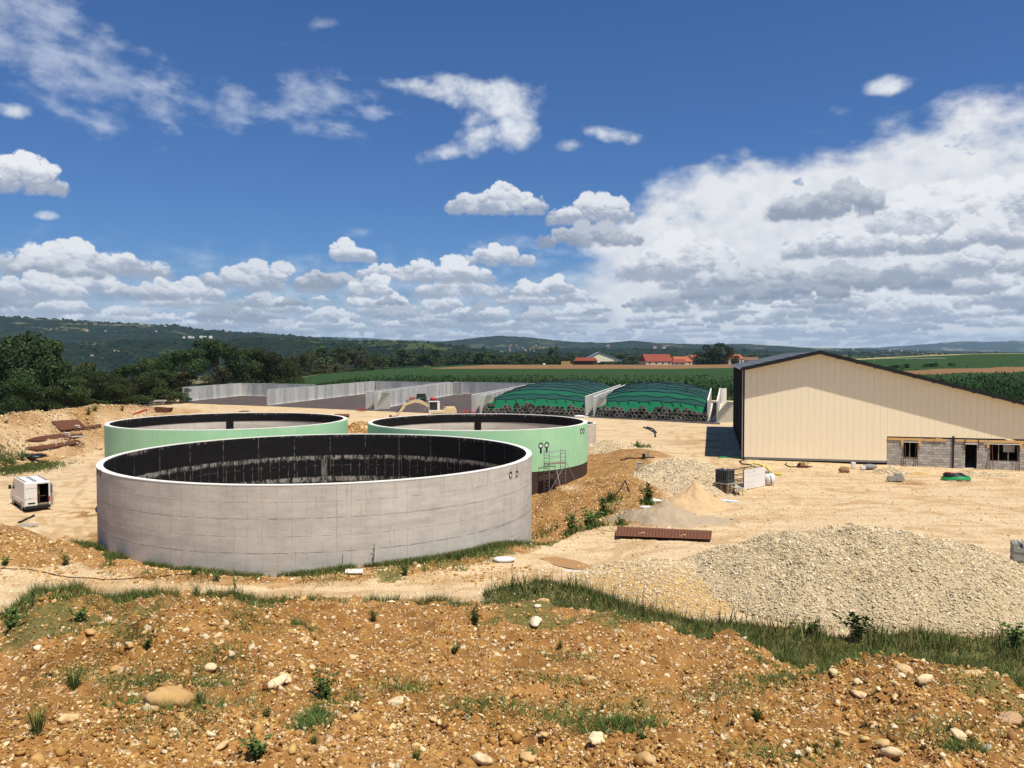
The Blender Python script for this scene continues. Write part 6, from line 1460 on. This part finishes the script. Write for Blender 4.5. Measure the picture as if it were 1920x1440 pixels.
for z in (.3, 1.1):
    obj('cage_hoop', MB().bar((-.5, -.6, z), (.5, -.6, z), .03).bar((-.5, .6, z), (.5, .6, z), .03).bar((-.5, -.6, z), (-.5, .6, z), .03).bar((.5, -.6, z), (.5, .6, z), .03), M_CAGE, ib)
tag(obj('pale_board', MB().box((0, 0, .05), (1.25, .5, .08), rz=-.45), plain('pale_blue_foam', (.50, .68, .74), .8), loc=P(1366, 940.5, 0)+Vector((0, 0, .0))), 'pale blue foam board on the ground in front of the pallet stack', 'foam board')
tag(obj('pale_board', MB().box((0, 0, .12), (.75, .7, .10), rz=.2), plain('cream_foam', (.72, .70, .52), .8), loc=P(1331, 921, 0)), 'cream board lying left of the pallet stack', 'board')
st = thing('trestle', 'small trestle table with a grey top right of the pallet stack', 'trestle', P(1383, 929, 0), .4); obj('top', MB().box((0, 0, .62), (.75, .6, .05)), plain('grey_board', (.30, .31, .28), .8), st)
for x in (-.25, .25):
    for y in (-.2, .2): obj('leg', MB().bar((x*1.3, y*1.3, 0), (x, y, .6), .05), M_PALW, st)
# banner rack
a0, a1 = P(1395, 919.5, 0), P(1434, 912, 0); d = a1-a0; rz = math.atan2(d.y, d.x); L = d.length
rk = thing('steel_rack', 'rusty steel rack carrying a white banner', 'rack', a0, rz); HH = 1.62
for x in (0, L*.5, L-.05):
    for y in (.05, 1.0): obj('upright', MB().bar((x, y, 0), (x, y, HH+.05), .05), M_RUST, rk)
for z in (.25, .75, 1.15, HH):
    for y in (.05, 1.0): obj('rail', MB().bar((0, y, z), (L, y, z), .045), M_RUST, rk)
    for x in (0, L*.25, L*.5, L*.75, L-.05): obj('cross_bar', MB().bar((x, .05, z), (x, 1.0, z), .04), M_RUST, rk)
obj('stored_box', MB().box((.35, .5, .32), (.5, .6, .3)), plain('grey_box', (.35, .36, .33), .8), rk)
bn = obj('banner', MB().box((L/2, 0, .86), (L+.02, .03, 1.62)), M_WHITE, rk); 
M_PRT = plain('faded_print', (.42, .40, .42), .7)
for (x0, x1, z) in ((.25, 1.5, 1.40), (.3, 1.45, .60), (.3, 1.3, .30), (.25, 2.6, 1.62), (.3, 2.2, 1.12), (.3, 1.1, .12)): obj('printed_line', MB().bar((x0, -.018, z), (x1, -.018, z), .006, .022), M_PRT, bn)
obj('printed_line', MB().bar((1.35, -.018, 1.44), (1.62, -.018, 1.46), .006, .07), M_PRT, bn)
wt = thing('barrel', 'white round barrel with a dark strap behind the right end of the banner', 'barrel', P(1440, 909.5, 0)); wt.scale = (.86, .86, .86); obj('body', MB().lathe([(.01, .05), (.50, .08), (.66, .4), (.68, .8), (.55, 1.15), (.01, 1.25)], n=20), M_WHITE, wt, True); obj('strap', MB().tube([(-.15, -.45, 1.22), (.05, -.66, .95), (.1, -.72, .5), (.12, -.6, .08)], .03, 6), M_DARK, wt); obj('lid', MB().box((-.15, -.1, 1.32), (.55, .5, .14)), M_STEEL, wt)
# rusty little machine, cans and bags by the hangar wall
mm = thing('compactor', 'small rusty machine with a motor near the hangar wall', 'compactor', P(1506, 876, 0)); obj('plate', MB().box((0, 0, .08), (1.1, .55, .1)), M_RUST, mm); obj('engine', MB().box((-.1, 0, .32), (.5, .4, .35)), plain('dirty_yellow', (.30, .20, .06), .8), mm, bevel=.03); obj('handle', MB().tube([(.2, -.2, .2), (.75, -.2, .62), (.75, .2, .62), (.2, .2, .2)], .025, 6), M_RUST, mm); obj('cover', MB().box((-.4, 0, .24), (.25, .35, .25)), M_DARK, mm)
for (u, v, w, h, lab) in ((1600, 877, .4, .55, 'taller white canister at the foot of the hangar wall'), (1618, 880, .45, .35, 'lower white canister at the foot of the hangar wall')):
    t = thing('canister', lab, 'canister', P(u, v, 0)); obj('body', MB().box((0, 0, h/2), (w, .3, h)), M_WHITE, t, bevel=.05); obj('cap', MB().lathe([(.01, 0), (.05, 0), (.05, .06), (.01, .06)], (.1, 0, h), 8), M_RED, t)
g = P(1630, 879, 0); bv, bf = ico(1); o = bpy.data.objects.new('sack', np_mesh('sack', bv*np.array([.75, .4, .28])*(1+rng.uniform(-.1, .1, (len(bv), 1))), bf, plain('grey_sack', (.22, .21, .21), .8), True)); COL.objects.link(o); o.location = g+Vector((0, 0, .2)); tag(o, 'grey sack right of the white canisters', 'sack')
g = P(1583, 885, 0); bv, bf = ico(1); o = bpy.data.objects.new('rock', np_mesh('rock', bv*np.array([.5, .35, .35])*(1+rng.uniform(-.2, .2, (len(bv), 1))), bf, plain('brown_rock', (.25, .14, .07), .95, var=.3), False)); COL.objects.link(o); o.location = g+Vector((0, 0, .15)); tag(o, 'brown lump of rock on the yard before the hangar', 'rock')
# hose coil, green and black
g = P(1792, 899, 0); t = thing('hose_coil', 'heap of green and black hose in front of the block wall', 'hose coil', g, -.3)
for k, (r, z, x, m_) in enumerate(((1.15, .07, 0, M_GRN), (1.05, .17, .05, M_GRN), (.95, .24, .1, M_GRN), (.85, .34, -.1, M_BLACKP), (.75, .44, -.2, M_BLACKP), (.6, .5, -.15, M_BLACKP), (.7, .26, -.1, M_BLACKP))):
    obj('loop', MB().tube([(x+r*math.cos(i*.35), .55*r*math.sin(i*.35), z+.04*math.sin(i)) for i in range(18)], .075, 6, caps=False), m_, t, True)
obj('fitting', MB().box((-.6, .1, .55), (.5, .2, .12)), M_RED, t)
# riser boxes on the ochre ridge
for (u, v, w, h, m_, lab, c_) in ((1199, 880, .42, .62, plain('grey_box', (.3, .3, .3)), 'light grey metal cabinet on the ochre ridge', 'cabinet'), (1207, 861, .3, .5, M_DARK, 'dark square post on the ochre ridge', 'post'), (1215, 858, .16, .55, M_STEEL, 'thin steel post beside the dark one on the ridge', 'post')):
    t = thing(c_, lab, c_, G(u, v, 40, 140)); obj('body', MB().box((0, 0, h/2), (w, w*.6, h)), m_, t, bevel=.01); obj('top', MB().box((0, 0, h+.02), (w*1.15, w*.75, .04)), m_, t)
    for x in (-.4, .4): obj('foot', MB().bar((x*w, 0, -.15), (x*w, 0, .1), .04), M_STEEL, t)
tag(obj('slab', MB().box((0, 0, .10), (.85, .42, .06), rz=.08, rx=.2), plain('white_slab', (.62, .60, .52), .8), loc=G(664, 1075, 20, 60)), 'white slab lying in the grass at the foot of the concrete tank', 'slab')
# concrete blocks
HB = MB()
HB.box((0, 0, 0), (.50, .035, .20)); HB.v = [(x, y-.08, z) for x, y, z in HB.v]; HB.box((0, .08, 0), (.5, .035, .2))
for x in (-.232, -.116, 0, .116, .232): HB.box((x, 0, 0), (.035, .126, .199))
HBM = HB.mesh('block'); HBM.materials.append(plain('grey_block', (.36, .355, .31), .95, var=.2, scale=3))
bb = P(1926, 1079, 0); bz = Hs(bb.x, bb.y)
bs = thing('block_stack', 'pallet stacked with hollow grey concrete blocks, cut by the right edge', 'block stack', (bb.x, bb.y+.3, bz), R_(-24))
for x in (-.45, 0, .45): obj('bearer', MB().box((x, 0, .05), (.1, 1.1, .1)), M_PALW, bs)
for k in range(6): obj('slat', MB().box((0, -.48+k*.19, .115), (1.05, .12, .02)), M_PALW, bs)
for lz in range(7):
    for i in range(5):
        for j in range(2):
            if lz == 6 and (i == 4 or (j == 0 and i in (1, 3))): continue
            o = bpy.data.objects.new('block', HBM); COL.objects.link(o); o.parent = bs
            if lz % 2 and lz < 6: o.location = (-.25+j*.51, -.42+i*.205, .23+lz*.205); o.rotation_euler[2] = random.uniform(-.02, .02)
            else: o.location = (-.42+i*.205, -.25+j*.51, .23+lz*.205); o.rotation_euler[2] = math.pi/2+random.uniform(-.02, .02)
sb = P(1679, 902, 0); b2_ = thing('block_stack', 'few grey concrete blocks on a small pallet before the block wall', 'block stack', (sb.x, sb.y, Hs(sb.x, sb.y)), R_(-14))
for x in (-.45, .45): obj('bearer', MB().box((x, 0, .05), (.12, .8, .1)), M_PALW, b2_)
for (x, y, z) in ((-.34, -.2, .21), (.34, -.2, .21), (-.34, .2, .21), (.34, .2, .21), (-.34, -.2, .42), (.3, -.2, .42), (.3, .2, .42), (.2, .0, .63)):
    o = bpy.data.objects.new('block', HBM); COL.objects.link(o); o.parent = b2_; o.location = (x, y, z); o.scale = (1.3, 1.5, 1.0)
tag(obj('plank', MB().box((0, 0, .06), (1.3, .2, .05), rz=-.5), M_WOOD, loc=P(1831, 881, 0)), 'timber plank lying at the door opening of the block wall', 'plank')
tag(obj('plank', MB().box((0, 0, .06), (.9, .25, .07), rz=-.1), M_RIM, loc=P(1816, 879.5, 0)), 'pale doorstep board under the door opening', 'board')
# odds beyond the left green tank
q = P(275, 764, 0)
t = thing('rubble_pile', 'grey heap of broken concrete slabs beyond the left green tank', 'rubble', (q.x, q.y+3, 0))
for i in range(12): obj('slab', MB().box((random.uniform(-2.6, 2.2), random.uniform(-.8, .8), .25+i*.1), (random.uniform(1.2, 2.2), 1.0, .26), rz=random.uniform(-.5, .5), rx=random.uniform(-.15, .15)), M_CONC, t)
tag(obj('skip', MB().profile([(-1.6, .9), (1.6, .9), (1.2, 0), (-1.2, 0)], -.9, .9), M_RUST, loc=P(307, 773, 0)), 'rusty open skip right of the pinkish sand heap', 'skip')
t = thing('barrier', 'red and grey barrier leaning at the pinkish sand heap', 'barrier', P(249, 782, 0)); obj('board', MB().bar((0, 0, .5), (2.4, .6, 1.3), .1, .3), M_RED, t); obj('leg', MB().bar((0, 0, 0), (.1, 0, .6), .1), M_STEEL, t); obj('leg', MB().bar((2.3, .6, 0), (2.3, .6, 1.2), .1), M_STEEL, t)
tag(obj('manhole_cover', MB().lathe([(.01, .12), (.9, .10), (1.2, 0)], n=18), M_DARK, loc=P(458, 771.5, 0)), 'low dark round cover beyond the left green tank', 'cover')
tag(obj('steel_plate', MB().box((0, 0, .35), (2.8, 1.2, .10), rx=.25, rz=-.15).box((.9, -.4, .15), (1.2, .5, .3)), M_RUST, loc=P(640, 782, 0)), 'rusty steel plate on the bank between the rear tanks', 'steel plate')
# puddle by the road
pg = [(1012, 1046), (1045, 1044), (1085, 1052), (1110, 1062), (1130, 1068), (1075, 1067), (1040, 1060)]
pl = [P(u, v, 0) for u, v in pg]; c = sum(pl, Vector())/len(pl); zz = max(Hs(q.x, q.y) for q in pl)+.012
pd = obj('puddle', MB().add([(q.x-c.x, q.y-c.y, 0) for q in pl], [tuple(range(len(pl)))]), plain('muddy_water', (.34, .19, .08), .65, var=.25, scale=2, spec=.2), loc=(c.x, c.y, zz)); pd['kind'] = 'structure'
